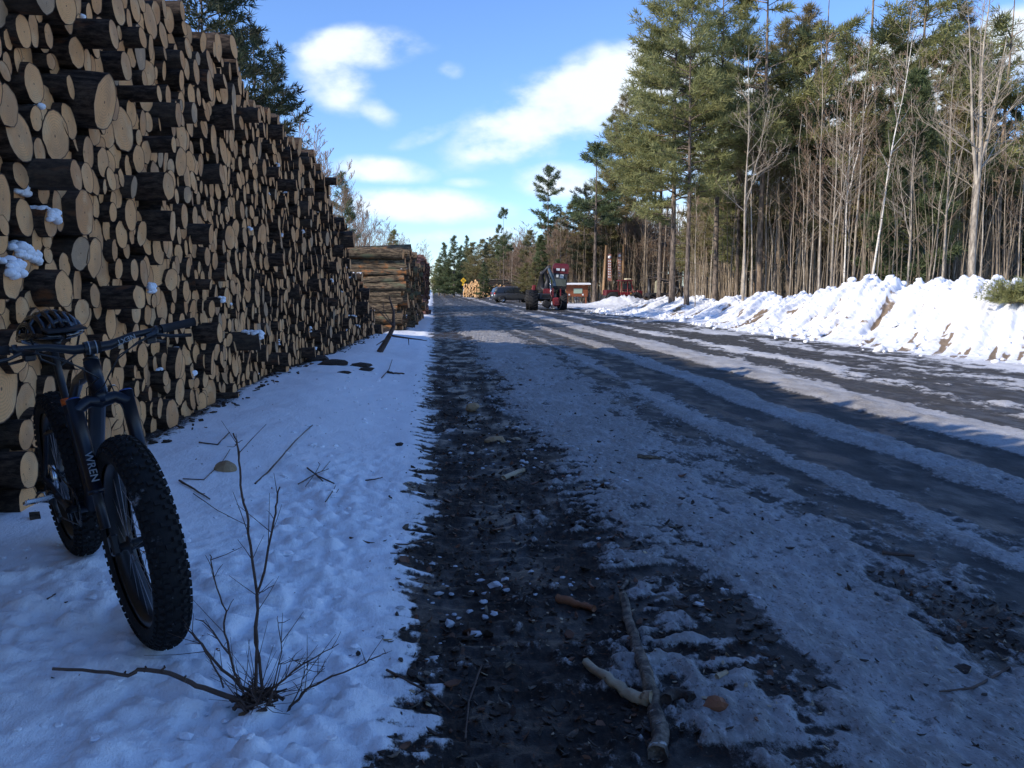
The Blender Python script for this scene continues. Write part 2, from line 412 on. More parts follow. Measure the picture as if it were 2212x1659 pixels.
# ------------------------------------------------------------ ploughed snow bank
def bank_line(u):       # u: Y of the crest -> foot X, crest X, crest height
    foot = np.interp(u, [6, 14, 19, 30, 40, 46, 52, 58, 64], [13.2, 12.3, 11.8, 11.6, 12.2, 11.8, 10.9, 11.3, 13.5])
    cres = np.interp(u, [6, 14, 22, 30, 40, 50, 58, 64], [17.5, 16.2, 15.7, 15.6, 15.7, 15.2, 14.5, 15.5])
    ht = np.interp(u, [6, 12, 19, 22.5, 25, 26.5, 29, 31, 33, 35, 38, 41, 46, 50, 53, 57, 60, 64], [.3, 1.2, 1.62, 1.70, 1.80, 1.96, 1.90, 1.86, 1.62, 1.35, 1.22, 1.12, 1.0, 1.05, 1.0, .8, .55, .1])
    return foot, cres, ht
uu = [6.0]
while uu[-1] < 64: uu.append(uu[-1] + .022 + .0012 * uu[-1])
uu = np.array(uu); vv = np.concatenate([np.linspace(-.35, 1.25, 150), np.linspace(1.27, 2.3, 26)])
UU, VV = np.meshgrid(uu, vv, indexing='ij'); U_, V_ = UU.ravel(), VV.ravel()
ft, cr, ht = bank_line(U_)
X_ = ft + (cr - ft) * V_; 
prof = np.where(V_ < 1, ss(-.25, 1.12, V_) ** 1.35 * 1.04, 1 - ss(1.0, 2.2, V_) * .95)
up = ss(-.2, .45, V_) * ss(2.3, 1.6, V_)
di_ = (U_ - (X_ - 13) * 1.15)                         # furrows run diagonally up the slope
fur = fbm(di_ * 1.45, X_ * .2, 101, 4); fur2 = fbm(di_ * 3.2, X_ * .6, 102, 3)
lump = np.abs(fbm(X_ * 1.1, U_ * .8, 103, 4)); lump2 = fbm(X_ * 3.4, U_ * 3.0, 104, 3); tiny = fbm(X_ * 10, U_ * 9, 105, 2)
crest = np.exp(-((V_ - 1) / .22) ** 2)
ht = ht * .90
Z_ = ht * prof + up * (.42 * fur + .15 * fur2 + .13 * (lump - .3) + .04 * lump2 + .015 * tiny) * (.45 + .4 * ht)
Z_ = Z_ + crest * (.14 * np.abs(fbm(U_ * .9, X_ * .9, 106, 3)) + .10 * lump2) * (ht > .9) 
gh = fields(X_, U_)[0]
edge = ss(-.35, -.12, V_) * ss(2.3, 2.1, V_) * ss(6, 8, U_) * ss(64, 61, U_)
Z_ = gh - .05 + edge * (Z_ - .0 + .05) 
Z_ = np.maximum(Z_, gh - .05 )
dirtv = .78 * ss(.12, .34, -.45 * fur - .9 * fur2) * ss(1.15, .6, V_) * ss(.35, .0, fbm(X_ * .8, U_ * .5, 107, 3)) * ss(1.1, .5, V_) + .45 * ss(.25, .5, fbm(X_ * 1.7, U_ * 1.3, 108, 3)) * ss(.9, .3, V_) + .35 * ss(.32, .5, fbm(X_ * 2.1, U_ * 1.8, 109, 3))
nu, nv = len(uu), len(vv)
ii = (np.arange(nu - 1)[:, None] * nv + np.arange(nv - 1)[None]).ravel()
Fb = np.stack([ii, ii + nv, ii + nv + 1, ii + 1], 1)
b = link('snow_bank', npmesh('snow_bank', np.stack([X_, U_, Z_], 1), Fb, M_SNOW, dict(val=dirtv * .9)))
tag(b, 'long ploughed bank of bright snow streaked with brown dirt, along the far side of the lot', 'snow bank', kind='structure')
bank_tab = (X_.reshape(nu, nv), U_.reshape(nu, nv), Z_.reshape(nu, nv))
def bank_z(x, y):
    i = int(np.clip(np.searchsorted(uu, y), 0, nu - 1)); j = int(np.argmin(np.abs(bank_tab[0][i] - x))); return float(bank_tab[2][i, j])
# lumps on and below the bank, crumbs on the road edge: uncountable crumbs of snow
mb = MB(); g = random.Random(5)
for k in range(380):
    u = g.uniform(10, 60); f_, c_, h_ = [float(q) for q in bank_line(np.array([u]))]
    v = g.choice([g.uniform(-.3, .2), g.uniform(-.35, .35), g.gauss(1.0, .12)]); x = f_ + (c_ - f_) * v
    r = min(.32, .035 + abs(g.gauss(0, .055)) + (.10 if g.random() < .05 else 0)); z = max(bank_z(x, u), gz(x, u) if v < 0 else -9)
    mb.ico((x, u, z + r * .25), r, seed=k, jit=.22, squash=(1, 1, .8), sub=2 if r > .13 else 1, attr=g.choice([0, 0, 0, .25]))
tag(mb.build('snow_lumps', M_SNOW), 'crumbled lumps of ploughed snow on and below the bank', 'snow lumps', kind='stuff')
# ------------------------------------------------------------ log piles
def cap_mat(name, c1, c2, c3):
    t = NT(name); v = t.attr('val'); tone = t.attr('tone'); P = t.pos()
    c = t.mix(tone, c1, c2); c = t.mix(t.rng(tone, .84, .95), c, (.40, .27, .165)); c = t.mix(t.rng(t.noise(P, 5, 3), .45, .75), c, c3)
    rings = t.n('ShaderNodeMath', operation='SINE'); t.l(t.math('MULTIPLY', t.math('ADD', v, t.math('MULTIPLY', t.noise(P, 8, 2), .15)), 60.0), rings.inputs[0])
    c = t.mix(t.math('MULTIPLY', t.rng(rings.outputs[0], -.2, 1), .28), c, (.28, .17, .09))
    c = t.mix(t.math('MULTIPLY', t.rng(t.noise(P, 70, 3, .7), .52, .75), .35), c, (.22, .14, .08))
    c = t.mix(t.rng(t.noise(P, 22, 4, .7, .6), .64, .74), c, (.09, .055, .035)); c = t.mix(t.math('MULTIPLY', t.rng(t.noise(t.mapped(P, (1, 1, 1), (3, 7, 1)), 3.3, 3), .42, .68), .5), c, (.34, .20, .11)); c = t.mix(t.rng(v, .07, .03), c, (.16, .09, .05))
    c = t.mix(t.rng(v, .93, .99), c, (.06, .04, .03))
    t.color(c).rough(.8).spec(.2).bump(t.noise(P, 60, 4), .006, .5); return t.m
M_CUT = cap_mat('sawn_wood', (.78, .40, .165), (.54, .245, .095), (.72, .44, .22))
t = NT('log_bark'); P = t.pos(); st = t.mapped(P, (.35, 1, 1))
c = t.mix(t.rng(t.noise(st, 26, 5, .65), .35, .7), (.018, .013, .011), (.095, .068, .050))
c = t.mix(t.rng(t.noise(t.mapped(P, (.5, 1, 1), (4, 4, 4)), 6, 4), .60, .72), c, (.15, .065, .03))
c = t.mix(t.math('MULTIPLY', t.rng(t.attr('tone'), .4, 1.0), .35), c, (.09, .075, .06))
t.color(c).rough(.9).spec(.15).bump(t.noise(st, 30, 5, .7), .02, .9); M_BARK = t.m
t = NT('furrowed_grey_bark'); P = t.pos(); st = t.mapped(P, (.18, 1, 1))
c = t.mix(t.rng(t.noise(st, 24, 5, .7), .38, .66), (.03, .023, .018), (.24, .175, .11))
c = t.mix(t.rng(t.noise(t.mapped(P, (.6, 1, 1), (4, 4, 4)), 3.5, 4), .56, .68), c, (.36, .15, .055))
c = t.mix(t.rng(t.noise(t.mapped(P, (.5, 1, 1), (1, 8, 4)), 2.5, 4), .56, .66), c, (.15, .15, .09))
t.color(c).rough(.9).spec(.15).bump(t.noise(st, 26, 5, .7), .03, 1); M_BARK2 = t.m

def pack(y0, y1, H, rfun, seed, z0, stepf=1.0):
    g = random.Random(seed); pts = []
    rm = rfun(random.Random(1), mean=True); dz = rm * 1.62 * stepf; dy = rm * 1.92 * stepf
    row = 0; z = z0 + rm
    Hmax = max(H(y0 + (y1 - y0) * i / 60) for i in range(61))
    while z < z0 + Hmax:
        y = y0 + (dy / 2 if row % 2 else 0)
        while y < y1:
            if z < z0 + H(y) + .02: pts.append((y + g.uniform(-.2, .2) * dy, z + g.uniform(-.15, .15) * dz, rfun(g)))
            y += dy
        z += dz; row += 1
    A = np.array(pts); pos = A[:, :2].copy(); r = A[:, 2]
    for it in range(90):
        if it % 9 == 0:
            d = pos[None] - pos[:, None]; D = np.sqrt((d ** 2).sum(2)); I, J = np.where((D < (r[:, None] + r[None]) + .12) & (D > 0)); k = I < J; I, J = I[k], J[k]
        if it < 78: pos[:, 1] -= .006
        dv = pos[J] - pos[I]; L = np.sqrt((dv ** 2).sum(1)) + 1e-9; ov = (r[I] + r[J]) - L; k = ov > 0
        push = (dv[k] / L[k][:, None]) * (ov[k] * .5)[:, None] * .85
        np.add.at(pos, I[k], -push); np.add.at(pos, J[k], push)
        pos[:, 1] = np.maximum(pos[:, 1], z0 + r); pos[:, 0] = np.clip(pos[:, 0], y0, y1)
    return [(float(p[0]), float(p[1]), float(q)) for p, q in zip(pos, r)]

def log_geo(g, r, L, n=14, back=True, tilt=.07, segs=3):
    """one log lying along x, its sawn end at x = 0 facing +x: side verts/faces, cap verts/faces/val"""
    ph = [g.uniform(0, 6.28) for _ in range(4)]; am = [g.uniform(.0, .09), g.uniform(0, .08), g.uniform(0, .045)]
    def rad(t): return r * (1 + am[0] * math.cos(t + ph[0]) + am[1] * math.cos(2 * t + ph[1]) + am[2] * math.cos(5 * t + ph[2]) + g.uniform(-.04, .04))
    ty, tz = g.gauss(0, tilt), g.gauss(0, tilt); rr = [rad(2 * math.pi * j / n) for j in range(n)]
    sv = []
    for i in range(segs + 1):
        x = -L * (i / segs)
        for j in range(n):
            t = 2 * math.pi * j / n; q = rr[j] * (1 + (g.uniform(-.035, .035) if i else 0))
            y, z = q * math.cos(t), q * math.sin(t)
            sv.append((x + ((ty * y + tz * z) if i == 0 else 0), y, z))
    sf = [(i * n + j, (i + 1) * n + j, (i + 1) * n + (j + 1) % n, i * n + (j + 1) % n) for i in range(segs) for j in range(n)]
    cv = [(0, 0, 0)]; cval = [0.0]
    for k, f in enumerate((.5, .9, 1.0)):
        for j in range(n):
            x, y, z = sv[j]; cv.append((x * f - (.004 if f == .9 else 0) + .002, y * f, z * f)); cval.append(f)
    cf = [(0, 1 + j, 1 + (j + 1) % n) for j in range(n)]
    for k in range(2):
        for j in range(n): a = 1 + k * n; cf.append((a + j, a + n + j, a + n + (j + 1) % n, a + (j + 1) % n))
    return sv, sf, cv, cf, cval

def put(mb, geo, M, tone, bark=0, cut=1):
    sv, sf, cv, cf, cval = geo
    b0 = len(mb.v)
    mb.add([M @ Vector(v) for v in sv], sf, bark); mb.add([M @ Vector(v) for v in cv], cf, cut, smooth=False, attr=cval)
    mb.tone.extend([tone] * (len(mb.v) - b0))
def finish(mb, name, mats):
    me = mb.mesh(name, mats); a = me.attributes.new('tone', 'FLOAT', 'POINT'); a.data.foreach_set('value', mb.tone)
    if 'val' not in me.attributes: me.attributes.new('val', 'FLOAT', 'POINT')
    return me

def H1(y):
    return float(np.interp(y, [-14, 4, 8.4, 12, 14.4, 16.8, 19.6, 21.5, 22.6, 25.3, 26.6], [4.4, 4.5, 4.25, 4.38, 4.38, 3.9, 3.0, 2.35, 1.75, 1.05, .4]))
def face1(y): return float(np.interp(y, [-20, 5, 12, 15.4, 17.5, 22.5, 26.6], [-2.6, -2.6, -2.6, -2.42, -2.16, -1.95, -1.8]))
def r1(g, mean=False):
    if mean: return .107
    q = g.gauss(.107, .028); q += .06 if g.random() < .07 else 0
    return min(.215, max(.065, q))
Z1 = .10
L1 = pack(-13, 26.6, H1, r1, 7, Z1)
logs = []           # (pile, x_face, y, z, r, length, protrusion)
for y, z, r in L1:
    p = rnd.gauss(0, .036) + .10 * float(fbm(np.array([y * .5]), np.array([z * .8]), 3, 2)[0]); 
    q = rnd.random()
    if q < .035: p += rnd.uniform(.08, .28)
    elif q < .20: p -= rnd.uniform(.05, .16)
    if y < 6.3 and z < 1.15 : p = rnd.uniform(-.05, .22)
    logs.append([1, face1(y) + p, y, z, r * rnd.uniform(.85, 1.0), 2.35])
def H2(y): return float(np.interp(y, [29.6, 30.0, 31, 36, 44], [2.2, 2.75, 2.95, 2.8, 2.6]))
def r2(g, mean=False):
    if mean: return .15
    return min(.25, max(.075, g.gauss(.145, .045)))
for y, z, r in pack(29.7, 44, H2, r2, 17, .0):
    st = .16 * max(0, (1.6 - z)) if y < 32 else 0
    p = rnd.gauss(0, .09); logs.append([2, -.92 - st + p + float(np.interp(y, [30, 44], [0, .35])), y, z, r, 3.0])
# which logs show largest
def size_px(L):
    q = proj((L[1], L[2], L[3]))
    if not q or q[0] < -25 or q[0] > 2240 or q[1] < -25 or q[1] > 1680: return -1
    dx, dy = -L[1], -L[2]; d = math.hypot(L[1], L[2])
    face = (F * L[4] / q[2]) ** 2 * 3.14 * abs(L[1]) / d
    side = (F / q[2]) ** 2 * L[4] * 2 * .3 if L[0] == 1 else ((F / q[2]) ** 2 * L[4] * 2 * 2.4 if L[2] < 30.25 else 0)
    return face + .25 * side
order = sorted(range(len(logs)), key=lambda i: -size_px(logs[i]))
solo = set(order[:298])
root_tone = {}
sol = [i for i in order[:298]]
# words that single each log out: height band, place along the wall, rank of size in that cell
def band(L):
    z = L[3] - .1
    for lim, nm in ((.32, 'on the lowest course'), (.7, 'at knee height'), (1.05, 'at waist height'), (1.4, 'at chest height'), (1.75, 'at head height'), (2.2, 'just above head height'), (2.7, 'well above head height'), (3.2, 'two thirds up'), (3.8, 'in the upper courses'), (9, 'in the topmost courses')):
        if z < lim: return nm
def along(L):
    q = proj((L[1], L[2], L[3]))[0]
    for lim, nm in ((45, 'cut by the left picture edge'), (110, 'left of the bike saddle line'), (180, 'in line with the bike saddle'), (250, 'in line with the bike stem'), (325, 'in line with the front tyre'), (400, 'in line with the handlebar grip'), (480, 'one step past the handlebar grip'), (560, 'beside the upright twigs'), (650, 'before the middle of the wall'), (720, 'in the far half of the wall'), (3000, 'near the far end of the wall')):
        if q < lim: return nm
cells = {}
for i in sol:
    L = logs[i]
    if L[0] == 1: cells.setdefault((band(L), along(L)), []).append(i)
ORD = ['largest', 'second largest', 'third largest', 'fourth largest', 'fifth largest', 'sixth largest', 'seventh largest', 'eighth largest', 'ninth largest', 'tenth largest', 'eleventh largest', 'twelfth largest', 'thirteenth largest', 'fourteenth largest']
lab = {}
for (bn, al), ids in cells.items():
    ids.sort(key=lambda i: -logs[i][4])
    for k, i in enumerate(ids):
        lab[i] = (('only singled-out' if len(ids) == 1 else ORD[min(k, 13)]) + ' log end ' + bn + ', ' + al).replace('only singled-out log end', 'sawn log end')
p2 = sorted([i for i in sol if logs[i][0] == 2], key=lambda i: (round(logs[i][2] * 1.2), -logs[i][3]))
near2 = sorted([i for i in p2 if logs[i][2] < 30.3], key=lambda i: -logs[i][3])
NTH = ['top', 'second', 'third', 'fourth', 'fifth', 'sixth', 'seventh', 'eighth', 'ninth', 'tenth', 'eleventh', 'twelfth', 'thirteenth', 'fourteenth', 'fifteenth', 'sixteenth', 'seventeenth', 'eighteenth', 'nineteenth', 'twentieth']
for k, i in enumerate(near2): lab[i] = NTH[min(k, 19)] + ' log from the top in the sunlit end of the shorter stack beyond'
rest2 = [i for i in p2 if i not in near2]
for i in rest2: lab[i] = 'grey-barked log in the roadside face of the shorter stack beyond'
stuff = {1: MB(), 2: MB()}
for s_ in stuff.values(): s_.tone = []
LOGTOP = []
for i, L in enumerate(logs):
    g = random.Random(1000 + i); tone = g.random() ** 1.6; big = i in solo
    rot = Euler((g.uniform(0, 6.28), g.gauss(0, .025), g.gauss(0, .035 if L[0] == 1 else .02)))
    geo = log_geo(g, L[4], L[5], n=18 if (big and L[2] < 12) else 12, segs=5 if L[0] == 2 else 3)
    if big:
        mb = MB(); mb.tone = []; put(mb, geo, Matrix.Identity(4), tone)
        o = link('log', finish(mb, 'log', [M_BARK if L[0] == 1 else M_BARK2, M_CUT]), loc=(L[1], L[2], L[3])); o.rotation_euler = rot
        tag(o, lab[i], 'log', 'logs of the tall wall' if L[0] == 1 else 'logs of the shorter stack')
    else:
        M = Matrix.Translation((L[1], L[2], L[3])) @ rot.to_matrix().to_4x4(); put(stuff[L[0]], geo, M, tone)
o = link('stacked_logs', finish(stuff[1], 'stacked_logs', [M_BARK, M_CUT])); tag(o, 'the many smaller-looking log ends filling the rest of the tall log wall', 'stacked logs', kind='stuff')
o = link('stacked_logs', finish(stuff[2], 'stacked_logs', [M_BARK2, M_CUT])); tag(o, 'small log ends filling the roadside face of the shorter stack beyond', 'stacked logs', kind='stuff')

# far stacks
def far_stack(name, y0, y1, H, rf, seed, z0, place, L, mats, label):
    mb = MB(); mb.tone = []; g = random.Random(seed)
    for y, z, r in pack(y0, y1, H, rf, seed, z0):
        M = place(y, z, g); put(mb, log_geo(g, r, L, n=10), M, g.random())
    tag(link(name, finish(mb, name, mats)), label, 'log stack', kind='stuff')
t = NT('peeled_red_bark'); P = t.pos()
c = t.mix(t.rng(t.noise(t.mapped(P, (.3, 1, 1)), 9, 4, .6), .35, .65), (.06, .03, .025), (.26, .13, .10)); t.color(c).rough(.85).bump(t.noise(P, 20), .02); M_BARK3 = t.m
M_CUT2 = cap_mat('fresh_sawn_pine', (.62, .38, .18), (.52, .28, .11), (.66, .46, .25))
def r3(g, mean=False): return .12 if mean else min(.18, max(.07, g.gauss(.12, .025)))
far_stack('log_stack', 56, 74, lambda y: float(np.interp(y, [56, 57, 60, 74], [3.0, 3.7, 3.9, 3.6])), r3, 23, 0,
          lambda y, z, g: Matrix.Translation((-.75 + g.gauss(0, .1) - .12 * max(0, 1.5 - z) + (y - 56) * .022, y, z)), 3.2, [M_BARK3, M_CUT], 'tall reddish log stack farthest down the left verge')
far_stack('log_stack', 49.5, 52, lambda y: .95, r3, 29, 0,
          lambda y, z, g: Matrix.Translation((-.25 + g.gauss(0, .12) - z * .4, y, z)), 2.6, [M_BARK3, M_CUT], 'low remnant of a log stack at the foot of the tall reddish one')
A4 = Matrix.Rotation(R(180 + 38), 4, 'Z')
for x0, y0_, H_, sd, lb in ((5.6, 118, 2.35, 31, 'orange-ended log stack by the yellow sign'), (8.5, 112, 1.75, 37, 'lower orange-ended log stack just behind the grey car')):
    far_stack('log_stack', 0, 4.2, (lambda y, H_=H_: H_ * (1 - .25 * abs(y - 2) / 2)), r3, sd, .35,
              lambda y, z, g, x0=x0, y0_=y0_: Matrix.Translation((x0, y0_, 0)) @ A4 @ Matrix.Translation((g.gauss(0, .12), y - 2, z)), 6.0, [M_BARK2, M_CUT2], lb)

# snow caught on the log ends
t = NT('clinging_snow'); t.color((.84, .86, .90)).rough(.7).spec(.3).bump(t.noise(t.pos(), 40, 4), .02, .6); M_SNOWCAP = t.m
mb = MB(); g = random.Random(77)
vis = [L for i, L in enumerate(logs) if size_px(L) > 0]
def cap_snow(L, n, drip, sc=1):
    for k in range(n):
        f = k / max(1, n - 1); r = L[4]
        a = g.uniform(-.75, .75); x = L[1] - g.uniform(0, .22) if not drip or f < .5 else L[1] + .02
        z = L[3] + r * math.cos(a) * (1 if f < .5 or not drip else g.uniform(.2, 1)); y = L[2] + r * math.sin(a)
        s_ = g.uniform(.012, .030) * sc; mb.ico((x, y, z), s_, seed=k + int(L[2] * 977) % 9999, jit=.04, squash=(1.2, 1.0, .82), sub=2)
for L in g.sample(vis, 80):
    if g.random() < .8 and L[3] < 3.6: cap_snow(L, g.randint(7, 16), g.random() < .4, .8 if L[2] > 12 else 1)
for (px, py) in ((45, 560), (80, 600), (30, 425), (265, 425), (110, 485), (310, 628), (18, 615), (560, 740), (700, 480)):
    L = min([l for l in vis if l[0] == 1], key=lambda l: (proj(l[1:4])[0] - px) ** 2 + (proj(l[1:4])[1] - py) ** 2)
    cap_snow(L, 46, True, 1.15)
tag(mb.build('snow_patches', M_SNOWCAP), 'small white patches of old snow caught on the log ends of the tall wall', 'snow', kind='stuff')
# bark and chips on the dark strip under the wall
mb = MB()
for k in range(200):
    x = face1(y_ := g.uniform(3.5, 26)) + .16 + g.gauss(0, .10); y = y_; s_ = g.uniform(.015, .06)
    mb.box((x, y, gz(x, y) + .01), (s_, s_ * g.uniform(.3, 2), .012), Euler((g.uniform(-.4, .4), g.uniform(-.4, .4), g.uniform(0, 6))))
tag(mb.build('bark_litter', M_BARK), 'broken bark lying along the foot of the log wall', 'bark litter', kind='stuff')
# ------------------------------------------------------------ trees
def bark(name, a, b, sc=(1, 1, .25), s=9, moss=None, band=None):
    t = NT(name); P = t.obj(); c = t.mix(t.rng(t.noise(t.mapped(P, sc), s, 5, .65), .35, .68), a, b)
    if band: c = t.mix(t.rng(t.noise(t.mapped(P, (1, 1, 5)), 3.2, 3), .60, .68), c, band)
    if moss: c = t.mix(t.rng(t.noise(P, 1.3, 3), .5, .7), c, moss)
    t.color(c).rough(.9).spec(.15).bump(t.noise(t.mapped(P, sc), s * 1.6, 4), .03, .8); return t.m
M_PBARK = bark('pine_bark', (.05, .041, .036), (.22, .175, .14))
M_RBARK = bark('warm_pine_bark', (.09, .066, .05), (.33, .25, .18))
M_GBARK = bark('pale_hardwood_bark', (.19, .16, .13), (.46, .40, .32))
M_BIRCH = bark('birch_bark', (.50, .45, .38), (.80, .76, .70), band=(.10, .08, .07))
M_DBARK = bark('dull_sapling_bark', (.17, .135, .10), (.34, .28, .215))
M_TWIG = simple('fine_twigs', (.25, .175, .125), .9, spec=.1, var=.35, sc=.8)
M_TWIGG = simple('grey_twigs', (.34, .28, .215), .9, spec=.1, var=.3, sc=.8)
def needle_mat(name, a, b, c_):
    t = NT(name); v = t.attr('val'); c = t.mix(v, a, b); c = t.mix(t.rng(t.noise(t.obj(), .45, 3), .45, .7), c, c_)
    t.color(c).rough(.6).spec(.25)
    tr = t.n('ShaderNodeBsdfTranslucent'); t.l(c, tr.inputs[0]); mxs = t.n('ShaderNodeMixShader'); mxs.inputs[0].default_value = .38
    t.l(t.b.outputs[0], mxs.inputs[1]); t.l(tr.outputs[0], mxs.inputs[2]); t.l(mxs.outputs[0], t.o.inputs[0]); return t.m
M_NEED = needle_mat('pine_needles', (.16, .18, .07), (.32, .32, .14), (.29, .28, .11))
M_NEEDD = needle_mat('dark_needles', (.075, .11, .05), (.16, .19, .09), (.14, .155, .07))
M_NEEDK = needle_mat('shade_painted_needles', (.025, .04, .022), (.06, .075, .04), (.07, .06, .035))  # backlit darkness of the pines behind the wall put into the needle colour
M_NEEDB = needle_mat('browned_needles', (.15, .145, .06), (.27, .24, .11), (.22, .17, .085))

def sprays(Pn, Dn, S, K, wid, seed):
    g = np.random.default_rng(seed); n = len(Pn); P = np.repeat(np.array(Pn), K, 0); D = np.repeat(np.array(Dn), K, 0); S = np.repeat(np.array(S), K)
    rv = g.normal(size=P.shape); rv /= np.linalg.norm(rv, axis=1)[:, None]; d = D * .75 + rv * .8; d /= np.linalg.norm(d, axis=1)[:, None]
    q = np.cross(d, g.normal(size=P.shape)); q /= np.linalg.norm(q, axis=1)[:, None]
    w = wid * S * g.uniform(.7, 1.3, len(S)); L = S * g.uniform(.6, 1.15, len(S)); P = P + rv * (S * .15)[:, None]
    V = np.stack([P - q * w[:, None] / 2, P + q * w[:, None] / 2, P + d * L[:, None]], 1).reshape(-1, 3)
    val = np.repeat(np.repeat(g.random(n), K), 3); return V, val
def add_tris(me_mb, V, val, mat):
    b = len(me_mb.v); me_mb.v.extend(map(tuple, V.tolist())); me_mb.attr.extend(val.tolist())
    n = len(V) // 3; me_mb.f.extend([(b + 3 * i, b + 3 * i + 1, b + 3 * i + 2) for i in range(n)]); me_mb.m.extend([mat] * n); me_mb.sm.extend([False] * n)

def make_pine(seed, H, f0, Rc, nb, r0, bark_m, need_m, size=.42, K=9, shape=.7, gap=0.0, dead=8, lean=.0, side=None, wid=.16, tw=6):
    g = random.Random(seed); tp = []
    ph = g.uniform(0, 6)
    for i in range(13):
        z = H * i / 12; tp.append(Vector((lean * z + .10 * math.sin(z * .35 + ph) * (z / H), .08 * math.cos(z * .3 + ph) * (z / H), z)))
    def tk(z):
        i = min(11, int(z / H * 12)); f = z / H * 12 - i; return tp[i].lerp(tp[i + 1], f)
    T = MB(); T.tube([p - Vector((0, 0, .3 if i == 0 else 0)) for i, p in enumerate(tp)], [max(.02, r0 * (1 - .93 * (i / 12) ** .9)) * (1.25 if i == 0 else 1) for i in range(13)], n=9)
    C = MB(); Pn, Dn, S = [], [], []
    for k in range(nb):
        f = (k + g.random()) / nb; z = H * (f0 + (1 - f0) * f * .985)
        if gap and fbm(np.array([f * 7.0]), np.array([seed * 3.3]), seed, 2)[0] < gap - .5 + .1: continue
        l = Rc * max(.07, (1 - f) ** shape) * g.uniform(.55, 1.12) * min(1, .55 + f * 4)
        az = g.uniform(0, 2 * math.pi)
        if side is not None and g.random() < .45: az = side + g.gauss(0, .7)
        d = Vector((math.cos(az), math.sin(az), 0)); up0 = g.uniform(.0, .35) + .6 * f; o = tk(z); pts = []; m = 6
        for i in range(m + 1):
            t = i / m; pts.append(o + d * (l * t) + Vector((0, 0, l * (up0 * t - .32 * t * t + .28 * t ** 4))) + Vector((g.gauss(0, .03), g.gauss(0, .03), g.gauss(0, .03))) * l * .4)
        C.tube(pts, [max(.012, .012 + .022 * l * (1 - i / m)) * .55 for i in range(m + 1)], n=4, caps=False)
        ntw = max(3, int(tw * l / Rc * 2.2)); pd = d.cross(Vector((0, 0, 1)))
        for j in range(ntw):
            t = .28 + .72 * (j + g.random()) / ntw; i = min(m - 1, int(t * m)); p = pts[i].lerp(pts[i + 1], t * m - i)
            sgn = g.choice((-1, 1)); tl = l * .34 * (1.15 - t) + .25; td = (d * .75 + pd * sgn * g.uniform(.4, 1.0) + Vector((0, 0, g.uniform(-.02, .35)))).normalized()
            C.tube([p, p + td * tl], [.012, .006], n=3, caps=False)
            ns = max(2, int(tl / (size * .55)))
            for q in range(ns + 1):
                u = q / ns; Pn.append(tuple(p + td * tl * u)); dd = (td + Vector((0, 0, .35))).normalized(); Dn.append(tuple(dd)); S.append(size * g.uniform(.7, 1.1))
    for k in range(14): 
        z = H * (.93 + .07 * k / 13); Pn.append(tuple(tk(min(z, H * .999)))); Dn.append((0, 0, 1)); S.append(size)
    for k in range(dead):         # bare dead limbs under the crown
        z = H * f0 * g.uniform(.3, 1.0); az = g.uniform(0, 6.28); l = g.uniform(.5, 1.9); o = tk(z); d = Vector((math.cos(az), math.sin(az), g.uniform(-.25, .25)))
        C.tube([o, o + d * l * .5 + Vector((0, 0, g.uniform(-.1, .1))), o + d * l], [.022, .014, .006], n=3, caps=False)
    V, val = sprays(Pn, Dn, S, K, wid, seed); add_tris(C, V, val, 1)
    return T.mesh('trunk', bark_m), C.mesh('crown', [bark_m, need_m])

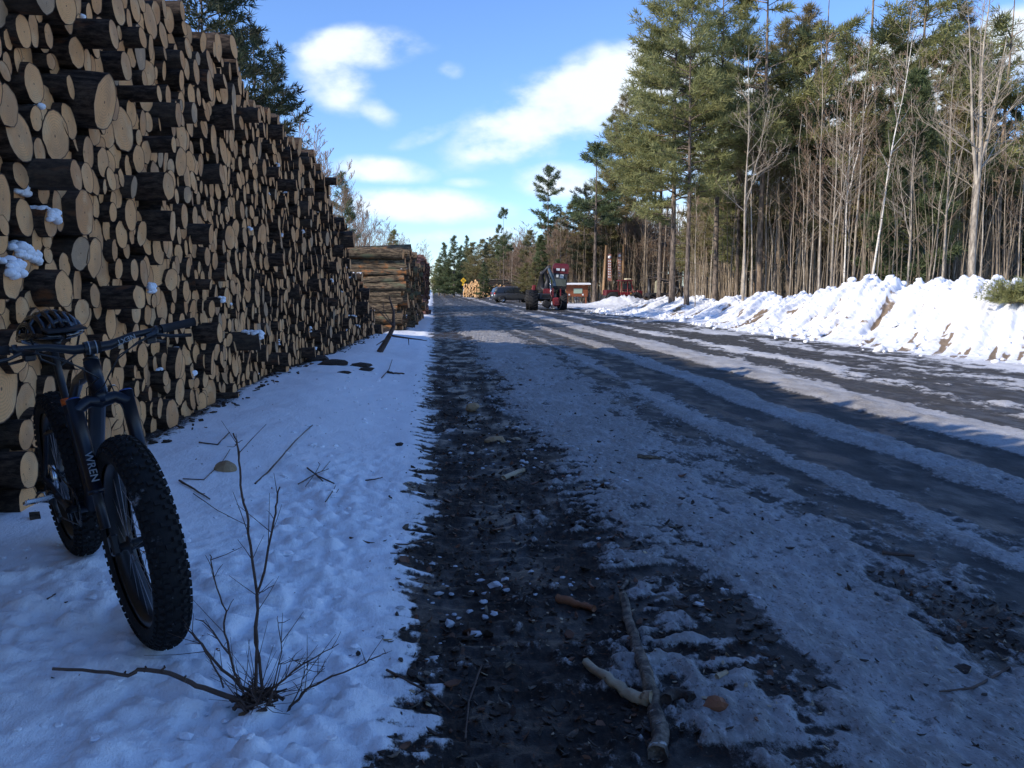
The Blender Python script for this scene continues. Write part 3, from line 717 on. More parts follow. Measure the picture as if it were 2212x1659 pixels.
def make_bare(seed, H, r0, bark_m, twig_m, forks=(), spread=.5, f0=.35, nb=16, depth=3, bend=(0, 0), wob=.25, fine=1.0, rmin=.009, blen=.30):
    g = random.Random(seed); T = MB(); C = MB(); m = 14; ph = [g.uniform(0, 6) for _ in range(4)]
    def path(base, topz, bx, by, m_):
        return [base + Vector((bx * (i / m_) ** 1.2 + wob * .3 * math.sin(i * .9 + ph[0]) * (i / m_) * H / 14, by * (i / m_) + wob * .3 * math.cos(i * .8 + ph[1]) * (i / m_) * H / 14, (topz - base.z) * i / m_)) for i in range(m_ + 1)]
    stems = [(path(Vector((0, 0, 0)), H, bend[0], bend[1], m), r0)]
    T.tube([p - Vector((0, 0, .25 if i == 0 else 0)) for i, p in enumerate(stems[0][0])], [max(.014, r0 * (1 - .9 * (i / m) ** .85)) for i in range(m + 1)], n=8, jit=.05, rg=g)
    for (fz, dx, dy, ftop) in forks:
        i = int(fz * m); b = stems[0][0][i]; r = max(.03, r0 * (1 - .9 * (i / m) ** .85) * .85); k = 8; pts = []
        for j in range(k + 1):
            u = j / k; pts.append(b + Vector((dx * u ** .7, dy * u ** .7, (H * ftop - b.z) * u)) + Vector((g.gauss(0, .03), g.gauss(0, .03), 0)))
        T.tube(pts, [max(.012, r * (1 - .88 * j / k)) for j in range(k + 1)], n=7); stems.append((pts, r))
    def branch(o, d, l, r, dep):
        k = 4 if dep > 1 else 3; pts = [o]; dd = d.copy()
        for i in range(k):
            dd = (dd + Vector((g.gauss(0, .13), g.gauss(0, .13), g.gauss(.07, .07)))).normalized(); pts.append(pts[-1] + dd * l / k)
        C.tube(pts, [max(rmin * .6, r * (1 - .75 * i / k)) for i in range(k + 1)], n=4 if dep > 2 else 3, caps=False, mat=0 if dep > 2 else 1)
        if dep <= 1: return
        nn = int((4.2 if dep == 3 else 3.6) * fine + g.random())
        for j in range(nn):
            t = .25 + .75 * (j + g.random()) / nn; i = min(k - 1, int(t * k)); p = pts[i].lerp(pts[i + 1], t * k - i)
            ax = Vector((g.gauss(0, 1), g.gauss(0, 1), g.gauss(.25, .6))).normalized(); nd = (dd * 1.0 + ax * .75).normalized()
            branch(p, nd, l * g.uniform(.38, .62) * (1.15 - .4 * t), max(rmin, r * .5), dep - 1)
    for si, (pts, rr) in enumerate(stems):
        n_ = nb if si == 0 else max(4, nb // 2); K = len(pts) - 1
        for k in range(n_):
            f = (f0 if si == 0 else .1) + (1 - (f0 if si == 0 else .1)) * (k + g.random()) / n_; i = min(K - 1, int(f * K)); p = pts[i].lerp(pts[i + 1], f * K - i)
            az = g.uniform(0, 6.28); el = g.uniform(.35, 1.0); d = Vector((math.cos(az) * spread, math.sin(az) * spread, el * .8)).normalized()
            branch(p, d, H * blen * (1.15 - f) * g.uniform(.6, 1.15) + .25, max(rmin, rr * (1 - .85 * f) * .45), depth)
    return T.mesh('trunk', bark_m), C.mesh('crown', [bark_m, twig_m])

def plant(kind, meshes, x, y, s=1.0, rz=0.0, label='', cat='tree', group=None, sz=None, z=None):
    o = empty(kind, (x, y, (gz(x, y) if z is None else z) - .03), rz, label=label, cat=cat, group=group); o.scale = (s, s, s if sz is None else sz)
    link('trunk', meshes[0], o); link('crown', meshes[1], o); return o
def plant_px(kind, meshes, H0, px, Y, top, **k):
    p = at(px, 600, Y); t = at(px, top, Y); b = gz(p.x, Y); s = (t.z - b) / H0
    w_ = k.pop('w', 1.0); rz = k.pop('rz', rnd.uniform(0, 6.28)); return plant(kind, meshes, p.x, Y, s * w_, rz, sz=s, **k)

PA = make_pine(1, 20, .27, 5.0, 100, .20, M_PBARK, M_NEED, size=.44, K=9, shape=.62, wid=.12, side=math.pi, dead=22, tw=8)
PB = make_pine(2, 20, .40, 4.2, 80, .18, M_PBARK, M_NEED, wid=.12, size=.44, K=9, shape=.6, dead=20, tw=8)
PC = make_pine(3, 20, .36, 4.4, 88, .19, M_RBARK, M_NEED, size=.46, K=9, shape=.5, gap=.3, wid=.12, dead=26, tw=8)
PD = make_pine(4, 20, .28, 3.6, 105, .17, M_RBARK, M_NEEDB, size=.46, K=9, shape=.55, gap=.22, wid=.12, dead=26, tw=8)
PY = make_pine(5, 12, .12, 2.3, 110, .13, M_DBARK, M_NEEDD, size=.42, K=10, shape=.75, dead=4)
PM = make_pine(6, 12, .30, 2.6, 80, .13, M_PBARK, M_NEED, size=.46, K=8, shape=.7, dead=6)
PS = make_pine(7, 12, .06, 3.1, 90, .16, M_PBARK, M_NEEDD, size=.40, K=8, shape=.85, dead=0, tw=9)
PL = make_pine(8, 15, .50, 1.9, 46, .17, M_PBARK, M_NEEDD, size=.42, K=7, shape=.3, gap=.3, dead=14)
PT = make_pine(9, 15, .50, 2.9, 60, .2, M_PBARK, M_NEEDD, size=.5, K=8, shape=.5, gap=.3, dead=16)
PG = make_pine(10, 13, .25, 3.0, 55, .15, M_PBARK, M_NEEDK, size=.40, K=9, shape=.5, gap=.2, dead=20)
PN = make_pine(12, 12, .30, 2.8, 60, .13, M_PBARK, M_NEEDB, size=.46, K=7, shape=.6, dead=12)
BF = make_bare(21, 15, .19, M_GBARK, M_TWIGG, forks=((.47, -.9, .2, .97), (.55, .9, -.3, .9)), f0=.45, nb=13, spread=.7, blen=.24)
BA = make_bare(22, 13, .085, M_GBARK, M_TWIGG, forks=((.45, 1.1, .2, .8),), f0=.4, nb=14, spread=.8, blen=.22)
BB = make_bare(23, 12, .06, M_BIRCH, M_TWIG, forks=((.55, 1.0, .2, .95),), f0=.45, nb=13, spread=.6, blen=.2)
BL = make_bare(24, 13, .07, M_BIRCH, M_TWIG, bend=(1.7, .2), f0=.45, nb=12, spread=.6, blen=.16)
BS = make_bare(25, 11, .05, M_DBARK, M_TWIG, f0=.35, nb=13, spread=.55, blen=.2, depth=3, bend=(.4, .2))
BT = make_bare(26, 12, .065, M_GBARK, M_TWIG, f0=.5, nb=11, spread=.5, blen=.2, depth=3, bend=(-.3, .1))
BU = make_bare(27, 9, .04, M_GBARK, M_TWIG, f0=.3, nb=9, spread=.5, blen=.2, depth=2, bend=(.5, 0), wob=.6)
BH = make_bare(28, 9, .07, M_GBARK, M_TWIG, forks=((.2, -.9, .3, .9), (.25, 1.0, -.3, .95), (.3, .2, .8, .85)), f0=.25, nb=20, spread=.7, blen=.3, depth=3, fine=1.35, rmin=.012)
BR = make_bare(29, 8, .06, M_DBARK, M_TWIG, forks=((.12, -1.1, .3, .8), (.15, 1.0, -.5, .9)), f0=.15, nb=26, spread=.9, blen=.3, depth=3, fine=1.3, rmin=.012)

# the big pines of the wood behind the bank
for px, Y, top, ms, H0, w_, lb in (
    (1452, 50, -75, PA, 20, 1.0, 'tallest full-crowned pine at the left corner of the wood, dark trunk behind the bank end'),
    (1484, 47, -40, PB, 20, .95, 'full pine just right of the corner pine, with a straight dark trunk'),
    (1424, 55, 60, PB, 20, 1.0, 'pine with a slim trunk just left of the corner pine'),
    (1546, 52, -90, PB, 20, 1.0, 'broad pine third in from the corner with a grey-brown trunk'),
    (1592, 60, 20, PA, 20, .8, 'bushy pine half hidden behind the third broad pine'),
    (1640, 50, -160, PC, 20, 1.05, 'pine with a dark pole-like trunk and open crown high up'),
    (1679, 58, 40, PD, 20, .9, 'browned pine with a reddish trunk in the middle of the wood'),
    (1768, 50, -60, PC, 20, .9, 'pine with a warm brown trunk left of the upright birch'),
    (1812, 56, 70, PD, 20, 1.0, 'brown-green pine right behind the upright birch'),
    (1862, 55, -190, PC, 20, 1.05, 'pine whose dark crown hangs over the top of the picture above the birches'),
    (1972, 52, -130, PC, 20, 1.2, 'high layered pine right of the leaning birch'),
    (2040, 60, 10, PD, 20, 1.0, 'thin-crowned pine left of the big forked bare tree'),
    (2150, 46, -60, PC, 20, 1.1, 'layered pine right of the big forked bare tree'),
    (2235, 50, 60, PC, 20, 1.1, 'pine with flat layered limbs at the right picture edge'),
    (1705, 52, 60, PN, 12, .8, 'brownish pine between the third broad pine and the twin pale trunks'),
    (1728, 62, 10, PD, 20, .9, 'tall brown-green pine directly behind the twin pale trunks'),
    (1846, 49, 205, PN, 12, .8, 'shorter olive pine just right of the upright birch'),
    (1905, 56, 40, PD, 20, 1.0, 'brown-green pine behind the top of the leaning birch'),
    (2030, 50, 200, PN, 12, .8, 'olive pine between the dense young pine and the big forked bare tree'),
    (2070, 54, 60, PD, 20, 1.0, 'brown-green pine just left of the stem of the big forked bare tree'),
    (2128, 55, 130, PD, 20, 1.0, 'brown-green pine seen between the fork and the layered pine'),
    (2190, 56, 190, PN, 12, .8, 'olive pine low between the two layered pines at the right'),
    (2080, 70, 150, PM, 12, 1.1, 'dull green pine deep behind the big forked bare tree')):
    k = dict(rz=0.0) if ms is PA else {}
    plant_px('pine_tree', ms, H0, px, Y, top, w=w_, label=lb, group='tall pines behind the snow bank', **k)
plant_px('pine_tree', PY, 12, 1962, 42, 150, w=1.0, label='dense dark young pine standing behind the leaning birch', group='young pines in the wood')
plant_px('pine_tree', PY, 12, 1925, 46, 235, w=.9, label='smaller dark young pine just left of the dense one by the leaning birch', group='young pines in the wood')
plant_px('pine_tree', PM, 12, 2005, 45, 290, w=1.0, label='lighter green young pine just right of the dense dark one', group='young pines in the wood')
# the pale bare trees one can single out
for px, Y, top, ms, H0, kind, rz, lb, ct in (
    (1606, 42, 95, BA, 13, 'bare_tree', 0, 'slender pale bare tree standing alone before the third broad pine', 'tree'),
    (1503, 46, 400, BT, 12, 'bare_tree', 1, 'short pale bare tree between the corner pines and the third one', 'tree'),
    (1736, 44, 330, BT, 12, 'bare_tree', 2, 'left one of two pale trunks standing close together', 'tree'),
    (1745, 46, 230, BS, 11, 'bare_tree', 3, 'right, browner one of two trunks standing close together', 'tree'),
    (1786, 45, 240, BS, 11, 'bare_tree', 4, 'thin grey bare tree between the twin trunks and the upright birch', 'tree'),
    (1823, 42, 150, BB, 12, 'birch_tree', 0, 'white upright birch forking to the right halfway up', 'birch'),
    (1877, 40, 60, BL, 13, 'birch_tree', 0, 'white birch leaning to the right, its foot behind the bank', 'birch'),
    (2099, 34, -20, BF, 15, 'bare_tree', .2, 'big pale bare tree forking into two long stems near the right edge', 'tree'),
    (2119, 36, 230, BT, 12, 'bare_tree', 5, 'brown bare trunk close beside the big forked tree', 'tree'),
    (2172, 38, 260, BS, 11, 'bare_tree', 2, 'dark slim bare tree right of the big forked one', 'tree'),
    (2008, 38, 330, BU, 9, 'bare_tree', 1, 'crooked thin sapling left of the big forked tree', 'tree'),
    (1672, 47, 420, BU, 9, 'bare_tree', 2.5, 'crooked thin sapling before the middle of the wood', 'tree')):
    plant_px(kind, ms, H0, px, Y, top, rz=rz, label=lb, cat=ct, group='single bare trees along the wood edge')
# crowded trunks deeper in the wood: nothing tells them apart
g = random.Random(404)
def free(x, y, lst, d=.5):
    return all((x - a) ** 2 + (y - b) ** 2 > d * d for a, b in lst)
used = []
n = 0
while n < 130:
    Y = g.uniform(37, 84); px = g.uniform(1335, 2290) if Y > 55 else g.uniform(1490, 2290); x = at(px, 600, Y).x
    if x < 17.8 or not free(x, Y, used, .55) or (px < 1475 and Y < 89): continue
    used.append((x, Y)); ms, H0 = g.choice(((BS, 11), (BT, 12), (BU, 9), (BS, 11), (BT, 12), (BU, 9), (BA, 13)))
    s_ = g.uniform(.7, 1.25); plant('bare_tree', ms, x, Y, s_, g.uniform(0, 6.28), label='one of the crowded slim bare trees deeper inside the wood behind the snow bank', group='crowded slim bare trees in the wood'); n += 1
n = 0
while n < 52:
    Y = g.uniform(55, 92); px = g.uniform(1500, 2330) if Y < 89 else g.uniform(1330, 2330); x = at(px, 600, Y).x
    if x < 19 or not free(x, Y, used, 1.2): continue
    used.append((x, Y)); ms, H0 = g.choice(((PD, 20), (PD, 20), (PN, 12), (PM, 12), (PN, 12), (PD, 20)))
    s_ = g.uniform(.55, .85) if H0 == 20 else g.uniform(.7, 1.1); plant('pine_tree', ms, x, Y, s_, g.uniform(0, 6.28), label='one of the pines standing back inside the wood behind the snow bank', group='pines standing back in the wood'); n += 1
# low green growth on the bank
def make_juniper(seed, h, w_, n=260):
    gg = random.Random(seed); C = MB(); Pn, Dn, S = [], [], []
    for k in range(n):
        az = gg.uniform(0, 6.28); el = gg.uniform(.1, 1.2); l = gg.uniform(.4, 1); d = Vector((math.cos(az) * math.cos(el) * w_, math.sin(az) * math.cos(el) * w_, math.sin(el) * h)) * l
        if k % 3 == 0: C.tube([(0, 0, 0), d * .5 + Vector((0, 0, .05)), d], [.02, .012, .005], n=3, caps=False)
        for q in (.55, .7, .85, 1.0): Pn.append(tuple(d * q)); Dn.append(tuple(d.normalized())); S.append(.16)
    V, val = sprays(Pn, Dn, S, 9, .13, seed); add_tris(C, V, val, 1); T = MB(); T.tube([(0, 0, -.2), (0, 0, .15)], [.05, .03], n=6)
    return T.mesh('trunk', M_PBARK), C.mesh('foliage', [M_PBARK, M_NEED])
JU = make_juniper(3, 1.25, 1.2); JV = make_juniper(4, .8, 1.0, 170)
for ms, x, y, s_, lb in ((JU, 17.3, 25.2, 1.0, 'spreading green bush growing on top of the snow bank near the right edge'), (JU, 18.8, 25.6, .9, 'green bush behind the one on top of the bank'), (JV, 14.35, 20.25, .85, 'small green pine bough bush on the slope of the bank at the right edge'), (JV, 15.6, 20.6, .5, 'tuft of needles high on the bank at the right edge')):
    o = empty('bush', (x, y, (bank_z(x, y) if x < 17 else max(gz(x, y), bank_z(17, y) - .7))), 0, label=lb, cat='bush', group='green bushes on the snow bank'); o.scale = (s_,) * 3
    link('trunk', ms[0], o); link('foliage', ms[1], o)

# the tree line down the road
for px, Y, top, ms, H0, w_, lb in (
    (960, 168, 524, PS, 12, 1.0, 'left one of the dark spruces at the end of the road'),
    (981, 163, 509, PS, 12, 1.05, 'tallest dark spruce at the end of the road'),
    (996, 172, 530, PS, 12, .9, 'dark spruce just right of the tallest one at the road end'),
    (1009, 178, 509, PS, 12, .7, 'narrow spruce top rising farther right at the road end'),
    (948, 185, 560, PM, 12, 1.2, 'low dark evergreen at the very end of the road, left of the spruces'),
    (1025, 150, 524, PN, 12, 1.3, 'rounded dark pine right of the end spruces'),
    (1043, 146, 517, PN, 12, 1.3, 'dark green pine behind the yellow sign'),
    (1060, 140, 512, PG, 13, 1.1, 'dull pine above the orange log stacks'),
    (1075, 133, 508, PN, 12, 1.1, 'green pine left of the thin lone pine'),
    (1088, 118, 450, PT, 15, .62, 'thin lone pine with a small crown above the far tree line'),
    (1080, 121, 486, PT, 15, .6, 'lower companion left of the thin lone pine'),
    (1184, 100, 360, PL, 15, 1.0, 'tall lone pine with a dark column of foliage on a bare trunk'),
    (1172, 103, 462, PT, 15, .6, 'small ragged pine crown at the left foot of the tall lone pine'),
    (1285, 84, 312, PT, 15, 1.15, 'tall open-crowned pine left of the corner of the wood'),
    (1238, 96, 438, PN, 12, 1.1, 'bushy green pine between the two tall lone pines'),
    (1212, 98, 455, PG, 13, 1.0, 'dull green pine right of the column-shaped lone pine'),
    (1262, 92, 400, PG, 13, 1.0, 'ragged pine left of the open-crowned tall pine'),
    (1168, 92, 508, PY, 12, 1.1, 'dark green young pine behind the red harvester'),
    (1140, 95, 568, PN, 12, 1.4, 'low green pine behind the grey car'),
    (1122, 97, 580, PN, 12, 1.4, 'lowest green pine bush above the grey car roof'),
    (1157, 90, 566, PN, 12, 1.4, 'light green pine bush left of the harvester cab'),
    (1045, 112, 568, PS, 12, 1.1, 'small spruce standing just behind the orange log stacks'),
    (1205, 88, 560, PY, 12, 1.2, 'dark low evergreen right behind the harvester cab'),
    (1318, 95, 250, PB, 20, .9, 'pine behind the left edge of the corner pine'),
    (1350, 93, 200, PD, 20, .9, 'brownish pine close behind the corner pine')):
    plant_px('pine_tree' if ms is not PS else 'spruce_tree', ms, H0, px, Y, top, w=w_, label=lb, group='evergreens down the road')
g = random.Random(505)
def edge_x(Y): return float(np.interp(Y, [70, 84, 92, 110, 140, 180, 230], [17.5, 14.0, 15.0, 12.5, 10.8, 7.6, 7]))
for k in range(118):
    Y = g.uniform(98, 190) if k < 56 else g.uniform(93, 112); x = edge_x(Y) + abs(g.gauss(0, 5)) + (2.5 if Y < 112 else 0)
    if k >= 56: x = g.uniform(13, 27)
    top = float(np.interp(x / Y * F + 934, [960, 1000, 1060, 1100, 1150, 1200, 1260, 1320], [585, 545, 520, 498, 478, 478, 455, 420])) + g.uniform(0, 60)
    ht = max(3.5, (624 - top) / F * Y + 1.3); ms, H0 = g.choice(((BH, 9), (BH, 9), (BH, 9), (BR, 8), (BR, 8), (BS, 11), (BT, 12), (PN, 12)))
    s_ = ht / H0; ev = ms in (PM, PG, PN)
    plant('pine_tree' if ev else 'bare_tree', ms, x, Y, s_ * (1 if H0 > 9 else 1.1), g.uniform(0, 6.28), sz=s_,
          label='one of the %s mixed into the brown tree line right of the road' % ('dull evergreens' if ev else 'hazy bare trees'), group='%s in the tree line right of the road' % ('evergreens' if ev else 'bare trees'))
for k in range(24):       # wood between the lot and the kiosk, seen behind the machines
    Y = g.uniform(93, 108); x = g.uniform(13.5, 32); ms, H0 = g.choice(((BS, 11), (BT, 12), (BU, 9), (BH, 9), (BR, 8)))
    s_ = g.uniform(.6, 1.0); plant('bare_tree', ms, x, Y, s_, g.uniform(0, 6.28), label='one of the bare trees of the wood behind the notice board and machines', group='bare trees behind the notice board')
# left side, behind the stacks
for px, Y, top, ms, H0, kind, w_, lb in (
    (452, 31, -150, PG, 13, 'pine_tree', 1.0, 'ragged dark pine rising highest behind the log wall'),
    (500, 37, -20, PG, 13, 'pine_tree', .9, 'ragged pine right behind the highest one over the log wall'),
    (560, 40, 55, PG, 13, 'pine_tree', .95, 'sparse pine leaning out over the sloping end of the log wall'),
    (604, 44, 130, PG, 13, 'pine_tree', .9, 'lowest of the ragged pines over the log wall'),
    (400, 36, -60, BS, 11, 'bare_tree', 1.0, 'bare tree beside the ragged pines over the log wall'),
    (655, 50, 265, BR, 8, 'bare_tree', .8, 'first bushy bare tree right of the ragged pines'),
    (686, 54, 290, BR, 8, 'bare_tree', .8, 'second bushy bare tree along the slope of the log wall'),
    (712, 60, 335, BR, 8, 'bare_tree', .9, 'third bushy bare tree along the slope of the log wall'),
    (742, 64, 372, PS, 12, 'spruce_tree', .8, 'dark spruce showing beside the sloping end of the log wall'),
    (765, 76, 425, BH, 9, 'bare_tree', .9, 'pale twiggy tree just right of the dark spruce'),
    (788, 82, 432, BH, 9, 'bare_tree', .9, 'tallest pale twiggy tree above the shorter stack'),
    (812, 86, 455, BT, 12, 'birch_tree', .8, 'white-stemmed tree above the shorter stack'),
    (832, 92, 476, BH, 9, 'bare_tree', .9, 'pale twiggy tree above the right half of the shorter stack'),
    (852, 105, 497, PM, 12, 'pine_tree', 1.0, 'small dark pine above the right end of the shorter stack'),
    (868, 112, 508, BH, 9, 'bare_tree', .9, 'low twiggy tree right of the small dark pine'),
    (884, 120, 520, BR, 8, 'bare_tree', .9, 'low twiggy tree behind the tall reddish stack'),
    (915, 135, 522, BH, 9, 'bare_tree', .7, 'faint bare tree between the reddish stack and the road end'),
    (936, 210, 596, BR, 8, 'bare_tree', 1.4, 'low grey bushes closing the end of the road')):
    plant_px(kind, ms, H0, px, Y, top, w=w_, label=lb, group='trees behind the log stacks')
for k in range(12):
    Y = g.uniform(50, 130); px = g.uniform(640, 890); x = at(px, 600, Y).x
    if x > -4.2: x = -4.2 - g.uniform(0, 3)
    ms, H0 = g.choice(((BS, 11), (BH, 9), (BT, 12))); plant('bare_tree', ms, x - 1, Y, g.uniform(.5, .75), g.uniform(0, 6.28), label='one of the thin bare trees mixed in behind the log stacks on the left', group='thin bare trees behind the log stacks')
# far wood: one mass closing the view, made of trunks and foliage in depth
C = MB(); Pn, Dn, S = [], [], []; g = random.Random(606)
for k in range(1200):
    if k < 1010: Y = g.uniform(66, 135); x = at(g.uniform(1480 if Y < 90 else 1330, 2420), 600, Y).x
    elif k < 1110: Y = g.uniform(185, 250); x = g.uniform(-2, 60)
    else: Y = g.uniform(140, 260); x = g.uniform(-60, -6)
    z = gz(x, Y); h_ = g.uniform(7, 12) if k < 1010 else g.uniform(4, 8); C.tube([(x, Y, z), (x + g.gauss(0, .4), Y, z + h_)], [.10, .04], n=4, caps=False)
    if (k % 10 in (0, 3) and (Y > 112 or x > 34)) or k > 1010 and k % 2:
        for q in range(42):
            a = g.uniform(0, 6.28); f = g.uniform(.12, 1); rr = (1 - f * .75) * g.uniform(.3, 2.8); Pn.append((x + math.cos(a) * rr, Y + math.sin(a) * rr, z + h_ * f)); Dn.append((math.cos(a), math.sin(a), .2)); S.append(1.1)
    elif k % 5 in (1, 4, 2):
        for q in range(20):
            a = g.uniform(0, 6.28); f = g.uniform(.35, .9); l = g.uniform(.8, 2.2); p = Vector((x, Y, z + h_ * f)); C.tube([p, p + Vector((math.cos(a) * l * .5, math.sin(a) * l * .5, l))], [.035, .015], n=3, caps=False)
V, val = sprays(Pn, Dn, S, 7, .2, 9); add_tris(C, V, val, 1)
tag(C.build('far_wood', [M_DBARK, M_NEEDD]), 'dense far wood that reads as one mass behind the nearer trees', 'wood', kind='stuff')
# thicket of thin stems, far more than one could count
M_THICK = bark('thicket_stems', (.14, .11, .08), (.36, .29, .21), s=3)
C = MB()
for k in range(1650):
    Y = g.uniform(36, 90) if k < 1250 else g.uniform(89.5, 100); x = at(g.uniform(1478, 2380) if k < 1250 else g.uniform(1225, 1500), 600, Y).x
    if x < (18.3 if k < 1250 else 14.5) or x > 19 + Y * .42: continue
    z = gz(x, Y); h_ = g.uniform(2.5, 8.5); lx, ly = g.gauss(0, .07) * h_, g.gauss(0, .05) * h_; r_ = g.uniform(.012, .032)
    C.tube([(x, Y, z - .1), (x + lx * .4, Y + ly * .5, z + h_ * .5), (x + lx, Y + ly, z + h_)], [r_, r_ * .75, r_ * .3], n=4, caps=False)
    for q in range(g.randint(1, 5)):
        f = g.uniform(.35, .95); a = g.uniform(0, 6.28); l = g.uniform(.3, 1.1); p = Vector((x + lx * f, Y + ly * f, z + h_ * f)); C.tube([p, p + Vector((math.cos(a) * l * .6, math.sin(a) * l * .6, l * .7))], [.009, .005], n=3, caps=False)
tag(C.build('thicket', [M_THICK]), 'thicket of countless thin pale stems between the trees of the wood', 'thicket', kind='stuff')
# brush on the floor of the wood
C = MB()
for k in range(900):
    Y = g.uniform(20, 80); x = g.uniform(18.0, 19 + Y * .35); z = gz(x, Y); a = g.uniform(0, 6.28); l = g.uniform(.4, 1.6)
    C.tube([(x, Y, z - .05), (x + math.cos(a) * l * .3, Y + math.sin(a) * l * .3, z + l * .6), (x + math.cos(a) * l * .8, Y + math.sin(a) * l * .8, z + l * .75)], [.014, .010, .005], n=3, caps=False)
tag(C.build('undergrowth', [M_TWIG]), 'tangle of thin brush on the floor of the wood', 'undergrowth', kind='stuff')
# ------------------------------------------------------------ machines and street things
M_BLACK = simple('black_rubber', (.022, .022, .024), .8, spec=.3)
M_STEEL = simple('dark_steel', (.035, .035, .04), .5, .3)
M_RED = simple('worn_red_paint', (.15, .011, .015), .45, var=.3, sc=3)
M_REDD = simple('dark_red_paint', (.10, .009, .016), .5, var=.35, sc=3)
M_GREY = simple('grey_car_paint', (.07, .074, .08), .3, .4, var=.05)
M_GLASS = simple('dark_glass', (.02, .024, .03), .08, spec=.8, var=.05)
M_LGLASS = simple('bright_window', (.45, .5, .55), .15, spec=.6)
M_CHROME = simple('bright_metal', (.6, .6, .62), .25, 1.0, var=.05)
M_WHITE = simple('white_paint', (.8, .8, .8), .5, var=.05)
M_TLAMP = simple('red_lamp', (.5, .02, .02), .2)
M_YEL = simple('yellow_sign', (.85, .50, .02), .5, var=.05)
M_WOOD = simple('orange_pole_wood', (.30, .18, .09), .7, var=.3, sc=3)
M_BOARD = simple('red_brown_board', (.25, .075, .03), .6, var=.15, sc=4)
M_BANNER = simple('faded_orange_board', (.40, .18, .13), .7, var=.15)
M_MAP = simple('pale_green_map', (.38, .50, .40), .5, var=.12, sc=6)
M_ROOFSNOW = simple('roof_snow', (.8, .82, .86), .7, var=.04)
M_BLUEST = simple('blue_grey_steel', (.06, .10, .15), .4, .2, var=.2)
M_HIVIS = simple('pale_yellow_panel', (.55, .50, .33), .6, var=.15)

def loft(mb, secs, mat=0, cap=True, smooth=True):
    n = len(secs[0]); vs = [p for s in secs for p in s]
    fs = [(i * n + j, (i + 1) * n + j, (i + 1) * n + (j + 1) % n, i * n + (j + 1) % n) for i in range(len(secs) - 1) for j in range(n)]
    if cap: fs += [tuple(range(n)), tuple(range((len(secs) - 1) * n, len(secs) * n))[::-1]]
    mb.add(vs, fs, mat, smooth)
def tractor_wheel(parent, c, R_, W, name='wheel', axis='x', lugs=18, rim_m=None):
    mb = MB(); r0 = R_ * .56
    mb.lathe([(r0, -W * .42), (R_ * .78, -W * .5), (R_ * .93, -W * .46), (R_ * .95, 0), (R_ * .93, W * .46), (R_ * .78, W * .5), (r0, W * .42)], c, axis, 32)
    for k in range(lugs):
        for s_ in (-1, 1):
            a = 2 * math.pi * (k + (.5 if s_ > 0 else 0)) / lugs; e = Euler((a, 0, 0)).to_matrix() @ Euler((0, 0, s_ * .55)).to_matrix()
            p = Euler((a, 0, 0)).to_matrix() @ Vector((s_ * W * .24, 0, R_ * .955)); 
            if axis == 'y': Q = Matrix.Rotation(R(90), 3, 'Z'); p = Q @ p; e = Q @ e
            mb.box(Vector(c) + p, (W * .5, R_ * .09, R_ * .09), e)
    o = mb.build(name, M_BLACK, parent)
    r = MB(); r.lathe([(.02, W * .2), (r0 * .5, W * .22), (r0 * .92, W * .1), (r0 * 1.02, W * .44), (r0 * 1.02, -W * .44), (r0 * .92, -W * .1), (r0 * .5, -W * .22), (.02, -W * .2)], c, axis, 24)
    r.build('rim', rim_m or M_STEEL, o); return o

